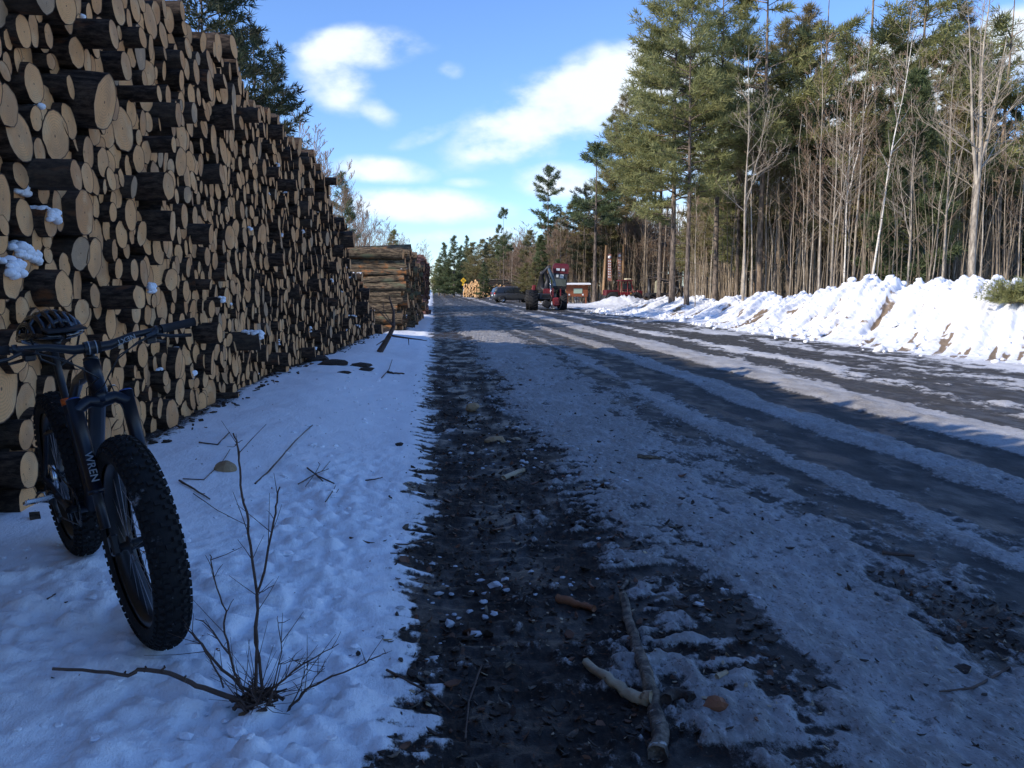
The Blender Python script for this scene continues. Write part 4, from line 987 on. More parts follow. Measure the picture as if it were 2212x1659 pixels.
# grey car
def car():
    t = empty('parked_car', (0, 0, 0), label='dark grey estate-style car parked across the road behind the harvester, rear to the left', cat='car')
    L, W = 4.9, .94
    def ring(x, w, z0, z1, r=.1):
        return [(x, -w + r, z0), (x, -w, z0 + r), (x, -w * 1.0, (z0 + z1) / 2), (x, -w * .97, z1 - r), (x, -w + r * 1.4, z1), (x, w - r * 1.4, z1), (x, w * .97, z1 - r), (x, w, (z0 + z1) / 2), (x, w, z0 + r), (x, w - r, z0)]
    b = MB(); loft(b, [ring(x, w, z0, z1, r) for x, w, z0, z1, r in ((-2.45, .78, .5, .95, .12), (-2.4, .9, .42, 1.02, .1), (-2.1, .94, .3, 1.08, .1), (-1, .95, .28, 1.07, .08), (.5, .95, .28, 1.05, .08), (1.1, .94, .28, 1.0, .1), (1.9, .92, .3, .93, .12), (2.3, .86, .36, .82, .14), (2.45, .7, .42, .72, .12))])
    body = b.build('body', M_GREY, t)
    def gr(x, w, z1, wt): return [(x, -w, 1.03), (x, -wt, z1 - .05), (x, -wt + .1, z1), (x, wt - .1, z1), (x, wt, z1 - .05), (x, w, 1.03)]
    b = MB(); loft(b, [gr(-2.36, .86, 1.1, .80), gr(-2.2, .88, 1.55, .72), (gr(-1.9, .88, 1.70, .70)), gr(-.8, .89, 1.76, .70), gr(.3, .89, 1.72, .69), gr(.75, .88, 1.5, .70), gr(1.25, .84, 1.08, .8)]); b.build('cabin', M_GREY, t)
    w = MB()
    for s_ in (-1, 1):
        def q(x0, x1, x2, x3, zt0, zt1):   # bottom x0..x1, top x2..x3
            y0, yt = s_ * .895, s_ * .745; w.add([(x0, y0, 1.08), (x1, y0, 1.08), (x3, yt, zt1), (x2, yt, zt0)], [(0, 1, 2, 3) if s_ < 0 else (3, 2, 1, 0)], 0, False)
        q(-2.15, -1.32, -1.98, -1.30, 1.58, 1.62); q(-1.24, -.25, -1.22, -.22, 1.63, 1.64); q(-.17, 1.02, -.14, .42, 1.64, 1.60)
    w.add([(-2.40, -.7, 1.12), (-2.40, .7, 1.12), (-2.22, .6, 1.55), (-2.22, -.6, 1.55)], [(0, 3, 2, 1)], 0, False)
    w.add([(1.24, -.72, 1.12), (1.24, .72, 1.12), (.74, .62, 1.53), (.74, -.62, 1.53)], [(0, 1, 2, 3)], 0, False)
    w.build('windows', M_GLASS, t)
    for x in (-1.52, 1.45):
        for s_ in (-1, 1):
            m = MB(); m.lathe([(.22, -.10), (.33, -.12), (.355, -.07), (.36, 0), (.355, .07), (.33, .12), (.22, .10)], (x, s_ * .84, .355), 'y', 28); o = m.build('wheel', M_BLACK, t)
            r = MB(); r.lathe([(.02, s_ * .08), (.06, s_ * .09), (.07, s_ * .05), (.2, s_ * .06), (.235, s_ * .11), (.235, -s_ * .1)], (x, s_ * .84, .355), 'y', 28)
            for k in range(5):
                a = 2 * math.pi * k / 5; r.box((x + .12 * math.sin(a), s_ * .92, .355 + .12 * math.cos(a)), (.05, .03, .22), Euler((0, a, 0)))
            r.build('rim', M_CHROME, o)
            a = MB(); a.lathe([(.36, -.02), (.42, -.02), (.42, .02), (.36, .02)], (x, s_ * .945, .36), 'y', 28); a.build('wheel_arch', M_STEEL, t)
    for s_ in (-1, 1):
        m = MB(); m.box((-2.36, s_ * .78, 1.0), (.16, .2, .22), bev=.03); m.build('tail_lamp', M_TLAMP, t)
        m = MB(); m.box((2.28, s_ * .7, .76), (.2, .25, .12), bev=.03); m.build('headlight', M_LGLASS, t)
        m = MB(); m.box((.72, s_ * 1.0, 1.12), (.1, .2, .13), bev=.03); m.build('mirror', M_GREY, t)
        m = MB(); m.tube([(-1.8, s_ * .62, 1.74), (-1.6, s_ * .62, 1.79), (.1, s_ * .62, 1.78), (.3, s_ * .62, 1.71)], .018, 6); m.build('roof_rail', M_CHROME, t)
        for x in (-.95, .1): m = MB(); m.box((x, s_ * .955, .98), (.18, .03, .03)); m.build('door_handle', M_CHROME, t)
    m = MB(); m.box((-2.46, 0, .42), (.12, 1.5, .14), bev=.03); m.build('bumper', M_STEEL, t)
    m = MB(); m.box((-2.46, 0, .80), (.03, .45, .14)); m.build('number_plate', M_WHITE, t)
    return t
c = car(); p = at(1066, 620, 94.6); c.rotation_euler = (0, 0, R(9)); c.location = (p.x + 2.35, 96.0, gz(p.x + 2.4, 96))

# red six wheel harvester, nose to the camera
def harvester():
    t = empty('forestry_harvester', (0, 0, 0), label='red wheeled forestry harvester with folded crane parked on the road', cat='harvester')
    S = 1.0
    for x, y in ((-1.12, -.35), (-.78, -1.35 + .3)): pass
    tractor_wheel(t, (-1.25, -.1, .72), .72, .64); tractor_wheel(t, (-1.02, -1.35, .70), .70, .66)
    tractor_wheel(t, (1.10, -1.15, .60), .60, .56); tractor_wheel(t, (1.15, .2, .60), .60, .56)
    tractor_wheel(t, (-1.05, 3.1, .72), .72, .6); tractor_wheel(t, (1.15, 3.1, .72), .72, .6)
    m = MB(); m.box((0, .9, .95), (1.3, 5.2, .45), bev=.06); m.box((0, -.6, .75), (1.9, .35, .3), bev=.04); m.box((.0, -1.3, .95), (.9, .8, .35), bev=.05); m.build('chassis', M_STEEL, t)
    m = MB(); m.box((-.98, .1, 1.50), (.30, .6, .55), Euler((0, .18, 0)), bev=.08); m.build('fender', M_RED, t)
    m = MB(); m.box((-.05, -1.0, 1.30), (.55, .5, .42), bev=.05); m.build('crane_base', M_RED, t)
    m = MB(); m.box((.35, -1.7, .95), (.08, .1, 1.2)); m.box((.9, -1.5, 1.05), (.08, .1, .9)); m.build('frame_rail', M_RED, t)
    m = MB(); m.box((0.1, 2.6, 1.5), (1.3, 2.4, .8), bev=.15); m.build('engine_cover', M_STEEL, t)
    # cab, leaning back a little
    ty = Euler((0, R(3.5), 0)).to_matrix(); cb = Vector((.86, -.2, 1.45))
    def L_(p): return ty @ Vector(p) + cb
    m = MB(); loft(m, [[tuple(L_((x * w, y * w, z))) for x, y in ((-.5, -.6), (.5, -.6), (.5, .7), (-.5, .7))] for z, w in ((0, .85), (.25, .98), (1.1, 1.0), (1.15, 1.0))], smooth=False); cab = m.build('cab', M_STEEL, t)
    m = MB(); loft(m, [[tuple(L_((x * w, y * w, z))) for x, y in ((-.55, -.68), (.55, -.68), (.55, .78), (-.55, .78))] for z, w in ((1.152, .97), (1.5, 1.05), (1.72, 1.02), (1.86, .80))], smooth=False); m.build('cab_roof', M_REDD, t)
    for x0, x1, z0, z1, m_ in ((-.34, -.08, 1.33, 1.5, M_LGLASS), (.05, .27, 1.33, 1.5, M_LGLASS), (-.30, -.14, .86, 1.08, M_LGLASS), (-.04, .22, .80, 1.08, M_LGLASS)):
        m = MB(); yf = -.735 if z0 > 1.2 else -.612; m.box(L_(((x0 + x1) / 2, yf, (z0 + z1) / 2)), (x1 - x0, .03, z1 - z0), ty); m.build('window', m_, t)
    m = MB(); m.box(L_((0, -.605, .5)), (.85, .03, .5), ty); m.build('windscreen', M_GLASS, t)
    # crane: dark boom up from the base, folded over, blue grey stick down to the head
    m = MB(); m.tube([(-.05, -1.0, 1.3), (-.45, -.9, 1.6), (-.40, -.9, 2.55)], [.24, .20, .14], 8); m.tube([(-.05, -.9, 1.2), (-.62, -.7, 1.55), (-.50, -.8, 2.4)], [.16, .2, .1], 8)
    m.tube([(-.46, -.9, 2.5), (.02, -1.1, 3.02), (.22, -1.15, 3.02)], [.13, .11, .12], 8); m.tube([(-.2, -1.0, 2.75), (.0, -1.0, 2.1), (-.1, -1, 1.5)], [.1, .16, .2], 8)
    m.ico((-.42, -.9, 2.6), .16, sub=2, jit=0); m.ico((.08, -1.1, 3.0), .16, sub=2, jit=0); m.build('boom', M_STEEL, t)
    m = MB(); m.tube([(.06, -1.35, 2.95), (.26, -1.4, 2.45), (.48, -1.4, 1.95)], [.12, .13, .09], 6, smooth=False); m.box((.48, -1.42, 1.82), (.2, .18, .28), bev=.03); m.build('crane_stick', M_BLUEST, t)
    m = MB(); m.tube([(.02, -1.5, 2.6), (.16, -1.55, 2.1), (.2, -1.55, 1.3)], .022, 5); m.tube([(.3, -1.5, 1.6), (.2, -1.6, 1.35), (.15, -1.6, .9)], .02, 5); m.build('hydraulic_hose', M_CHROME, t)
    m = MB(); m.box((.58, -1.95, .58), (.48, .5, .62), Euler((0, -.06, 0)), bev=.1); hd = m.build('harvester_head', M_RED, t)
    m = MB(); m.tube([(.3, -2.0, .9), (.12, -2.1, .5), (.3, -2.2, .12)], [.06, .07, .04], 6); m.tube([(.85, -2.0, .85), (.98, -2.1, .5), (.82, -2.2, .12)], [.05, .06, .04], 6)
    m.box((-.1, -1.9, .42), (.6, .5, .5), Euler((0, .5, 0)), bev=.1); m.build('feed_roller', M_BLACK, hd)
    m = MB(); m.tube([(.35, -1.8, .8), (.2, -1.75, 1.1), (.25, -1.5, 1.5)], .035, 6); m.build('hose', M_REDD, hd)
    return t
h = harvester(); p = on(1182, 669, 0); h.location = (at(1182, 669, 62.3).x, 62.3, gz(p.x, 62.3)); h.rotation_euler = (0, 0, R(-6))

# red cable skidder behind the end of the bank
def skidder():
    t = empty('log_skidder', (0, 0, 0), label='red log skidder with a square cab half hidden behind the snow bank', cat='skidder')
    for x in (-1.25, 1.25):
        for y in (-.95, .95): tractor_wheel(t, (x, y, .7), .7, .5, axis='y')
    m = MB(); m.box((-1.15, 0, 1.25), (1.5, 1.3, .7), bev=.06); m.box((-.3, 0, .9), (3.4, 1.0, .3), bev=.04); hood = m.build('engine_hood', M_REDD, t)
    m = MB(); m.box((-.95, -.66, 1.2), (.62, .04, .4)); m.build('grille', M_BLACK, hood)
    m = MB(); m.tube([(-1.3, .2, 1.5), (-1.3, .2, 2.2)], .06, 8); m.build('exhaust', M_STEEL, hood)
    m = MB()
    for x, xt in ((-.25, -.2), (.45, .45), (1.15, .8)):
        for y in (-.62, .62): m.tube([(x, y, 1.1), (xt, y * .95, 2.5)], .055, 6)
    m.box((.3, 0, 1.2), (1.3, 1.3, .35), bev=.04); m.box((.3, -.62, 1.62), (.9, .05, .05)); m.build('cab', M_RED, t)
    m = MB(); m.box((.28, 0, 2.56), (1.35, 1.45, .14), bev=.04); m.build('cab_roof', M_REDD, t)
    m = MB(); m.box((.12, -.6, 1.85), (.5, .02, .8)); m.box((.72, -.6, 1.85), (.4, .02, .8)); m.build('window', M_GLASS, t)
    m = MB(); m.box((.62, 0, 2.72), (.55, .8, .16), bev=.03); m.build('roof_light_box', M_HIVIS, t)
    m = MB(); m.box((1.75, 0, 1.25), (.6, 1.2, .6), Euler((0, .2, 0)), bev=.05); m.build('winch', M_REDD, t)
    m = MB(); m.box((-2.05, 0, .7), (.12, 1.9, .7), Euler((0, .25, 0)), bev=.03); m.build('blade', M_STEEL, t)
    m = MB(); m.box((.95, -.67, 1.2), (.4, .02, .08)); m.build('lettering', M_YEL, t)
    return t
s = skidder(); Ys = 84; s.location = (at(1343, 640, Ys).x, Ys, gz(at(1343, 640, Ys).x, Ys) - .12); s.rotation_euler = (0, 0, R(4)); s.scale = (.95,) * 3
# dark loader with a pale panel
t = empty('log_loader', (at(1416, 640, 80).x, 80, gz(at(1416, 640, 80).x, 80)), R(5), label='dark knuckle-boom loader with a pale panel, between the trunks behind the bank', cat='loader')
for x in (-.5, 1.2):
    for y in (-.7, .7): tractor_wheel(t, (x, y, .5), .5, .4, axis='y')
m = MB(); m.box((.3, 0, .8), (2.4, .9, .35), bev=.05); m.build('chassis', M_STEEL, t)
m = MB(); m.tube([(-.6, 0, .9), (-.65, 0, 2.35)], .17, 8); m.tube([(-.65, 0, 2.35), (.2, -.1, 2.45), (1.3, -.2, 1.85), (2.2, -.2, 1.35)], [.16, .15, .13, .1], 6); m.build('boom', M_STEEL, t)
m = MB(); m.prism([(-.25, 1.0), (.25, 1.0), (.3, 1.9), (.05, 2.2), (-.2, 2.05)], -.52, -.42); m.build('panel', M_HIVIS, t)
m = MB(); m.tube([(2.2, -.2, 1.4), (2.0, -.3, .9), (1.7, -.3, .6)], [.1, .08, .04], 6); m.tube([(2.2, -.2, 1.4), (2.45, -.3, .9), (2.3, -.3, .5)], [.1, .08, .04], 6); m.build('grapple', M_STEEL, t)
# notice board
t = empty('notice_board', (at(1246, 640, 88).x, 88, gz(at(1246, 640, 88).x, 88)), R(4), label='red-brown wooden notice board with a green map and snow on its little roof', cat='notice board')
for x in (-.98, .98): m = MB(); m.box((x, .05, .95), (.12, .12, 2.0)); m.build('post', M_BOARD, t)
m = MB(); m.box((0, 0, 1.28), (2.3, .10, 1.12), bev=.01); bd = m.build('board', M_BOARD, t)
m = MB(); m.box((.1, -.065, 1.3), (.9, .03, .5)); m.build('map', M_MAP, bd)
for x in (-.82, .62): m = MB(); m.box((x, -.065, .92), (.16, .02, .16)); m.build('paper', M_WHITE, bd)
m = MB(); m.prism([(-.35, 1.88), (.4, 1.95), (.4, 2.0), (-.35, 1.94)], -1.38, 1.38, axis=0); m.build('roof', M_BOARD, t)
m = MB(); m.prism([(-.37, 1.945), (.42, 2.005), (.40, 2.14), (-.30, 2.10)], -1.40, 1.40, axis=0); m.build('snow_cap', M_ROOFSNOW, t)
# tall poles with hanging name boards
def pole(px, Y, top, lean, side, lb):
    x = at(px, 640, Y).x; b = gz(x, Y); h_ = at(px, top, Y).z - b; t = empty('sign_pole', (x, Y, b), 0, label=lb, cat='sign pole', group='poles with hanging boards')
    m = MB(); m.tube([(0, 0, -.2), (lean * .5, 0, h_ * .5), (lean, 0, h_)], [.16, .14, .12], 10); m.build('pole', M_WOOD, t)
    m = MB(); xb = lean * .7 + side * .42; m.box((xb, .02, h_ * .62), (.42, .06, h_ * .46), Euler((0, -.03, 0)), bev=.01); bd = m.build('board', M_BANNER, t)
    m = MB(); m.lathe([(.001, -.02), (.16, -.02), (.16, .0)], (xb, -.03, h_ * .80), 'y', 16); m.build('white_disc', M_WHITE, bd)
    m = MB()
    for k in range(7): z = h_ * (.735 - .045 * k); m.box((xb - .07, -.028, z), (.09, .02, .14)); m.box((xb + .08, -.028, z - .02), (.09, .02, .12))
    m.build('lettering', M_WHITE, bd)
    m = MB(); m.tube([(lean * .8, 0, h_ * .84), (xb, 0, h_ * .86)], .03, 6); m.tube([(lean * .5, 0, h_ * .42), (xb, 0, h_ * .40)], .03, 6); m.build('bracket', M_STEEL, t)
pole(1302, 86, 530, .32, 1, 'nearer leaning wooden pole with a faded orange board hanging on its right')
pole(1345, 92, 527, .05, -1, 'straight wooden pole behind the skidder with a board on its left side')
# yellow road sign
x = at(1001, 610, 132).x; t = empty('road_sign', (x, 132, gz(x, 132)), 0, label='yellow diamond warning sign with a small plate beneath on a thin post', cat='road sign')
zc = at(1001, 606, 132).z - gz(x, 132)
m = MB(); m.tube([(0, .04, -.2), (0, .04, zc + .3)], .04, 6); m.build('post', M_CHROME, t)
m = MB(); m.box((0, 0, zc), (.62, .03, .62), Euler((0, R(45), 0))); d = m.build('sign_plate', M_YEL, t)
m = MB(); m.box((-.09, -.025, zc), (.08, .015, .36)); m.box((.09, -.025, zc), (.08, .015, .36)); m.build('marking', M_BLACK, d)
m = MB(); m.box((0, 0, zc - .62), (.42, .03, .3)); m.build('lower_plate', M_YEL, t)
# white boundary post far down the left side
x = at(978, 618, 150).x
# ------------------------------------------------------------ fat-tyred bicycle
M_TYRE = simple('knobbly_tyre', (.018, .018, .019), .85, spec=.25, var=.3, sc=30, bump=.002)
t = NT('snow_dusted_tread'); P = t.obj()
c = t.mix(t.rng(t.noise(P, 14, 5, .75), .60, .74), (.016, .016, .017), (.22, .23, .25)); t.color(c).rough(.85).spec(.2).bump(t.noise(P, 60, 3), .003); M_TREAD = t.m
M_FRAME = simple('dark_blue_frame', (.003, .0055, .013), .38, .1, var=.1)
M_BK = simple('satin_black', (.014, .014, .016), .4, .1, var=.1)
M_RIM = simple('black_rim', (.012, .012, .013), .35, .2)
M_SPOKE = simple('spoke_steel', (.25, .25, .27), .3, .9)
M_ALU = simple('polished_alloy', (.55, .57, .6), .25, .9)
M_ORG = simple('orange_ring', (.60, .11, .02), .35, .2)
M_DEC = simple('white_lettering', (.26, .28, .30), .5, var=.02)
M_GLOSS = simple('glossy_black_shell', (.010, .010, .012), .12, spec=.7, var=.05)
M_CABLE = simple('black_cable', (.01, .01, .011), .4)
M_CAP = simple('bright_blue_cap', (.02, .07, .25), .3, .3)
bike = empty('fat_bike', (0, 0, 0), label='dark blue fat-tyred bicycle leaning beside the log wall, front wheel towards the camera', cat='bicycle')
RW, TR = .375, .057
def wheel(x):
    c = (x, 0, RW)
    m = MB(); m.lathe([(RW - .085, -.04), (RW - .10, -.035), (RW - .105, 0), (RW - .10, .035), (RW - .085, .04), (RW - .078, .04), (RW - .078, -.04)], c, 'y', 64, closed=True); wh = m.build('wheel', M_RIM, bike)
    m = MB(); prof = []
    for k in range(17):
        a = R(-125 + 250 * k / 16); prof.append((RW - TR + .004 + (TR - .006) * math.cos(a), (TR + .001) * math.sin(a)))
    m.lathe(prof, c, 'y', 72)
    n = 66
    for k in range(n):
        a0 = 2 * math.pi * k / n
        for row, (ang, w_, l_, off) in enumerate(((0, .018, .014, 0), (-24, .016, .014, .5), (24, .016, .014, .5), (-48, .017, .015, 0), (48, .017, .015, 0), (-70, .013, .017, .5), (70, .013, .017, .5))):
            if row == 0 and k % 2: continue
            a = a0 + off * 2 * math.pi / n; th = R(ang); rr = RW - TR + .004 + (TR - .001) * math.cos(th)
            p = Vector((math.sin(a) * rr, TR * math.sin(th) * 1.02, math.cos(a) * rr)) + Vector(c)
            M = (Matrix.Rotation(a, 3, 'Y') @ Matrix.Rotation(-th, 3, 'X')); m.box(p, (l_, w_, .013), M)
    m.build('tyre', M_TREAD, wh)
    m = MB()
    for k in range(32):
        s_ = 1 if k % 2 else -1; a = 2 * math.pi * k / 32; ah = a + (.55 if (k // 2) % 2 else -.55)
        m.tube([(x + .03 * math.sin(ah), s_ * .035, RW + .03 * math.cos(ah)), (x + (RW - .10) * math.sin(a), s_ * .012, RW + (RW - .10) * math.cos(a))], .0013, 4, caps=False)
    m.build('spokes', M_SPOKE, wh)
    m = MB(); m.lathe([(.001, -.075), (.014, -.075), (.016, -.045), (.033, -.04), (.033, -.032), (.02, -.028), (.018, .028), (.033, .032), (.033, .04), (.016, .045), (.014, .075), (.001, .075)], c, 'y', 20); m.build('hub', M_BK, wh)
    m = MB(); m.lathe([(.05, .052), (.085, .052), (.085, .055), (.05, .055)], c, 'y', 40, closed=True)
    for k in range(6): a = k * 1.047; m.box((x + .04 * math.sin(a), .0535, RW + .04 * math.cos(a)), (.008, .002, .06), Euler((0, a, 0)))
    m.build('brake_disc', M_ALU, wh)
    return wh
WB = 1.17
wheel(0); wheel(WB)
ax = Vector((-.36, 0, .933)).normalized()               # steering axis, upwards
ct = Vector((WB - .052, 0, RW)) + Vector((-.36, 0, .933)) * .50 + Vector((0, 0, .0))    # crown centre
h0 = ct + ax * .035; h1 = h0 + ax * .125                  # head tube
BBp = Vector((.44, 0, .335)); STt = Vector((.285, 0, .745))
m = MB(); m.tube([h0, h1], [.030, .028], 16); m.tube([h0 + ax * .03, h0.lerp(BBp, .5) + Vector((0, 0, -.01)), BBp], [.030, .030, .034], 14)
m.tube([h1 - ax * .03, h1.lerp(STt, .5) + Vector((0, 0, .01)), STt - Vector((0, 0, .05))], [.024, .021, .018], 12); m.tube([BBp, STt], .0185, 12); m.tube([BBp - Vector((0, .055, 0)), BBp + Vector((0, .055, 0))], .024, 14)
for s_ in (-1, 1):
    m.tube([STt - Vector((0, -s_ * .01, .09)), (.12, s_ * .075, .60), (.0, s_ * .09, RW + .01)], [.012, .010, .010], 8); m.tube([BBp + Vector((-.02, s_ * .04, 0)), (.3, s_ * .085, .34), (0, s_ * .09, RW)], [.013, .011, .012], 8)
    m.box((0, s_ * .088, RW), (.04, .012, .05), bev=.003)
m.tube([(.13, -.075, .61), (.13, .075, .61)], .009, 8)
fr = m.build('frame', M_FRAME, bike)
m = MB(); m.box(h0.lerp(BBp, .62) + Vector((.025, -.03, 0)), (.028, .003, .20), Euler((0, R(52), 0))); m.build('frame_sticker', M_DEC, fr)
# fork: upside down legs, arched crown
m = MB(); m.tube([ct - ax * .0, ct + ax * .04], .03, 14)
for s_ in (-1, 1):
    top = ct + Vector((0, s_ * .088, 0)) + ax * .02; m.tube([ct + ax * .01, ct + Vector((.012, s_ * .045, .018)), ct + Vector((.004, s_ * .088, -.005))], [.026, .022, .024], 10)
fk = m.build('fork', M_FRAME, bike)
low = Vector((WB, 0, RW))
for s_ in (-1, 1):
    o_ = Vector((0, s_ * .088, 0)); top = ct + o_ + ax * .03; mid = top - ax * .33; bot = top - ax * .47
    m = MB(); m.tube([top, mid], [.0255, .0235], 16); m.tube([mid, mid - ax * .014], [.027, .027], 16); leg = m.build('fork_leg', M_FRAME, fk)
    m = MB(); m.tube([mid, bot], .017, 14); m.build('stanchion', M_BK, leg)
    m = MB(); m.box(low + o_ * .92 + Vector((-.012, 0, .01)), (.05, .03, .075), Euler((0, R(-20), 0)), bev=.01); m.build('axle_lug', M_BK, leg)
    m = MB(); m.tube([top, top + ax * .006], [.0262, .02], 14); m.build('leg_cap', M_CAP, leg)
def text_on(parent, s, size, origin, xdir, ydir, mat, ext=.0006):
    cu = bpy.data.curves.new('lettering', 'FONT'); cu.body = s; cu.size = size; cu.extrude = ext; cu.align_x = 'CENTER'; cu.align_y = 'CENTER'; cu.space_character = 1.05
    cu.offset = size * .012
    tmp = bpy.data.objects.new('tmp', cu); COL.objects.link(tmp); dg = bpy.context.evaluated_depsgraph_get(); me = bpy.data.meshes.new_from_object(tmp.evaluated_get(dg))
    bpy.data.objects.remove(tmp); me.materials.clear(); me.materials.append(mat); me.name = 'lettering'
    X = Vector(xdir).normalized(); Y = Vector(ydir); Y = (Y - X * Y.dot(X)).normalized(); Z = X.cross(Y)
    me.transform(Matrix(((X.x, Y.x, Z.x, origin[0]), (X.y, Y.y, Z.y, origin[1]), (X.z, Y.z, Z.z, origin[2]), (0, 0, 0, 1)))); o = link('lettering', me, parent); return o
lp = ct + Vector((0, -.088, 0)) + ax * .03 - ax * .25
text_on(fk, 'WREN', .036, lp + Vector((.0262, 0, .01)), -ax, (0, 1, 0), M_DEC)
m = MB(); m.tube([(WB, -.10, RW), (WB, .10, RW)], .009, 10); m.build('axle', M_BK, fk)
# cockpit
sp = h1 + ax * .035; bc = sp + Vector((.065, 0, .022))
m = MB(); m.tube([h1, sp + ax * .03], .019, 14); m.tube([h1, h1 + ax * .012], .026, 14); m.tube([sp + ax * .008, bc], [.019, .02], 12); m.tube([bc - Vector((0, .026, 0)), bc + Vector((0, .026, 0))], .024, 14); st_ = m.build('stem', M_BK, bike)
for yy_, w_ in ((-.012, .004), (.012, .004)): m = MB(); m.tube([bc + Vector((0, yy_ - w_ / 2, 0)), bc + Vector((0, yy_ + w_ / 2, 0))], .0252, 14); m.build('stem_band', M_DEC, st_)
def bar_pt(y): 
    a = abs(y); s_ = 1 if y > 0 else -1; r = float(np.interp(a, [0, .06, .14, .38], [0, 0, .022, .036])); bk = float(np.interp(a, [0, .06, .14, .38], [0, 0, -.005, -.055]))
    return bc + Vector((bk, y, r))
m = MB(); ysb = [-.38, -.25, -.14, -.10, -.06, 0, .06, .10, .14, .25, .38]; m.tube([bar_pt(y) for y in ysb], [.0115, .0115, .0125, .014, .0165, .0175, .0165, .014, .0125, .0115, .0115], 14); hb = m.build('handlebar', M_BK, bike)
text_on(hb, 'NEXT', .026, bar_pt(.115) + Vector((.0165, 0, -.001)), bar_pt(.09) - bar_pt(.15), (0, 0, -1), M_DEC)
0 and text_on(hb, 'NEXT', .026, bar_pt(-.115) + Vector((.0165, 0, -.001)), bar_pt(-.15) - bar_pt(-.09), (0, 0, -1), M_DEC)
for s_ in (-1, 1):
    m = MB(); pts = [bar_pt(s_ * y) for y in (.25, .27, .37, .385)]; m.tube(pts, [.0175, .0155, .0155, .018], 14); m.build('grip', M_BLACK, bike)
    b0 = bar_pt(s_ * .235); m = MB(); m.tube([b0 - Vector((0, .008, 0)), b0 + Vector((0, .008, 0))], .017, 12); m.tube([b0, b0 + Vector((.03, -s_ * .02, -.012)), b0 + Vector((.045, -s_ * .055, -.015))], [.012, .013, .008], 8)
    m.tube([b0 + Vector((.035, -s_ * .01, -.012)), b0 + Vector((.062, s_ * .03, -.022)), b0 + Vector((.055, s_ * .105, -.03))], [.007, .006, .007], 8); m.build('brake_lever', M_BK, bike)
    m = MB(); b1 = bar_pt(s_ * .20); m.box(b1 + Vector((.018, 0, -.028)), (.035, .04, .025), bev=.006); m.tube([b1 + Vector((.015, s_ * .02, -.035)), b1 + Vector((-.01, s_ * .06, -.045))], [.007, .005], 6); m.build('shift_lever', M_BK, bike)
m = MB()
c0 = bar_pt(.19) + Vector((.05, 0, -.01)); c1 = bar_pt(-.19) + Vector((.05, 0, -.01))
m.tube([c0, c0 + Vector((.02, -.05, -.012)), bc + Vector((.06, .06, -.05)), h1 + Vector((.05, .035, -.06)), h0 + Vector((.03, .05, -.02)), ct + Vector((.03, .085, -.10)), ct + Vector((.08, .095, -.35))], .0026, 6, caps=False)
m.tube([c1, c1 + Vector((.03, .05, -.02)), bc + Vector((.07, -.05, -.06)), h1 + Vector((.045, -.04, -.05)), h1.lerp(STt, .25) + Vector((0, -.02, -.02)), STt - Vector((0, 0, .12))], .0026, 6, caps=False)
m.tube([c1, c1 + Vector((.035, .08, -.03)), bc + Vector((.075, -.01, -.10)), h1 + Vector((.03, -.035, -.09)), h0.lerp(BBp, .5) + Vector((0, -.035, 0)), BBp], .0024, 6, caps=False)
m.tube([c0, bc + Vector((.075, .07, -.03)), bc + Vector((.08, 0, -.13)), h0 + Vector((.02, -.03, 0))], .0024, 6, caps=False)
m.build('cables', M_CABLE, bike)
# seat
m = MB(); m.tube([STt - Vector((0, 0, .02)), STt + (STt - BBp).normalized() * .25], .0155, 12); m.build('seatpost', M_BK, bike)
m = MB(); d_ = (STt - BBp).normalized(); m.tube([STt - d_ * .006, STt + d_ * .022], .0225, 16); m.build('seat_collar', M_ORG, bike)
sd = STt + d_ * .265
m = MB(); sec = []
for x_, w_, z_, th in ((-.13, .05, .014, .03), (-.11, .07, .018, .035), (-.05, .062, .006, .035), (.02, .034, .0, .03), (.09, .02, .003, .025), (.13, .012, -.004, .02)):
    sec.append([tuple(sd + Vector((x_, w_ * math.cos(a), z_ + .02 + (th * .45 * math.sin(a) if math.sin(a) > 0 else th * .9 * math.sin(a))))) for a in [2 * math.pi * k / 12 for k in range(12)]])
loft(m, sec); sdl = m.build('saddle', M_BK, bike)
m = MB()
for s_ in (-1, 1): m.tube([sd + Vector((-.09, s_ * .025, 0)), sd + Vector((-.03, s_ * .022, -.022)), sd + Vector((.04, s_ * .02, -.022)), sd + Vector((.09, s_ * .008, 0))], .0035, 6)
m.build('saddle_rails', M_ALU, sdl)
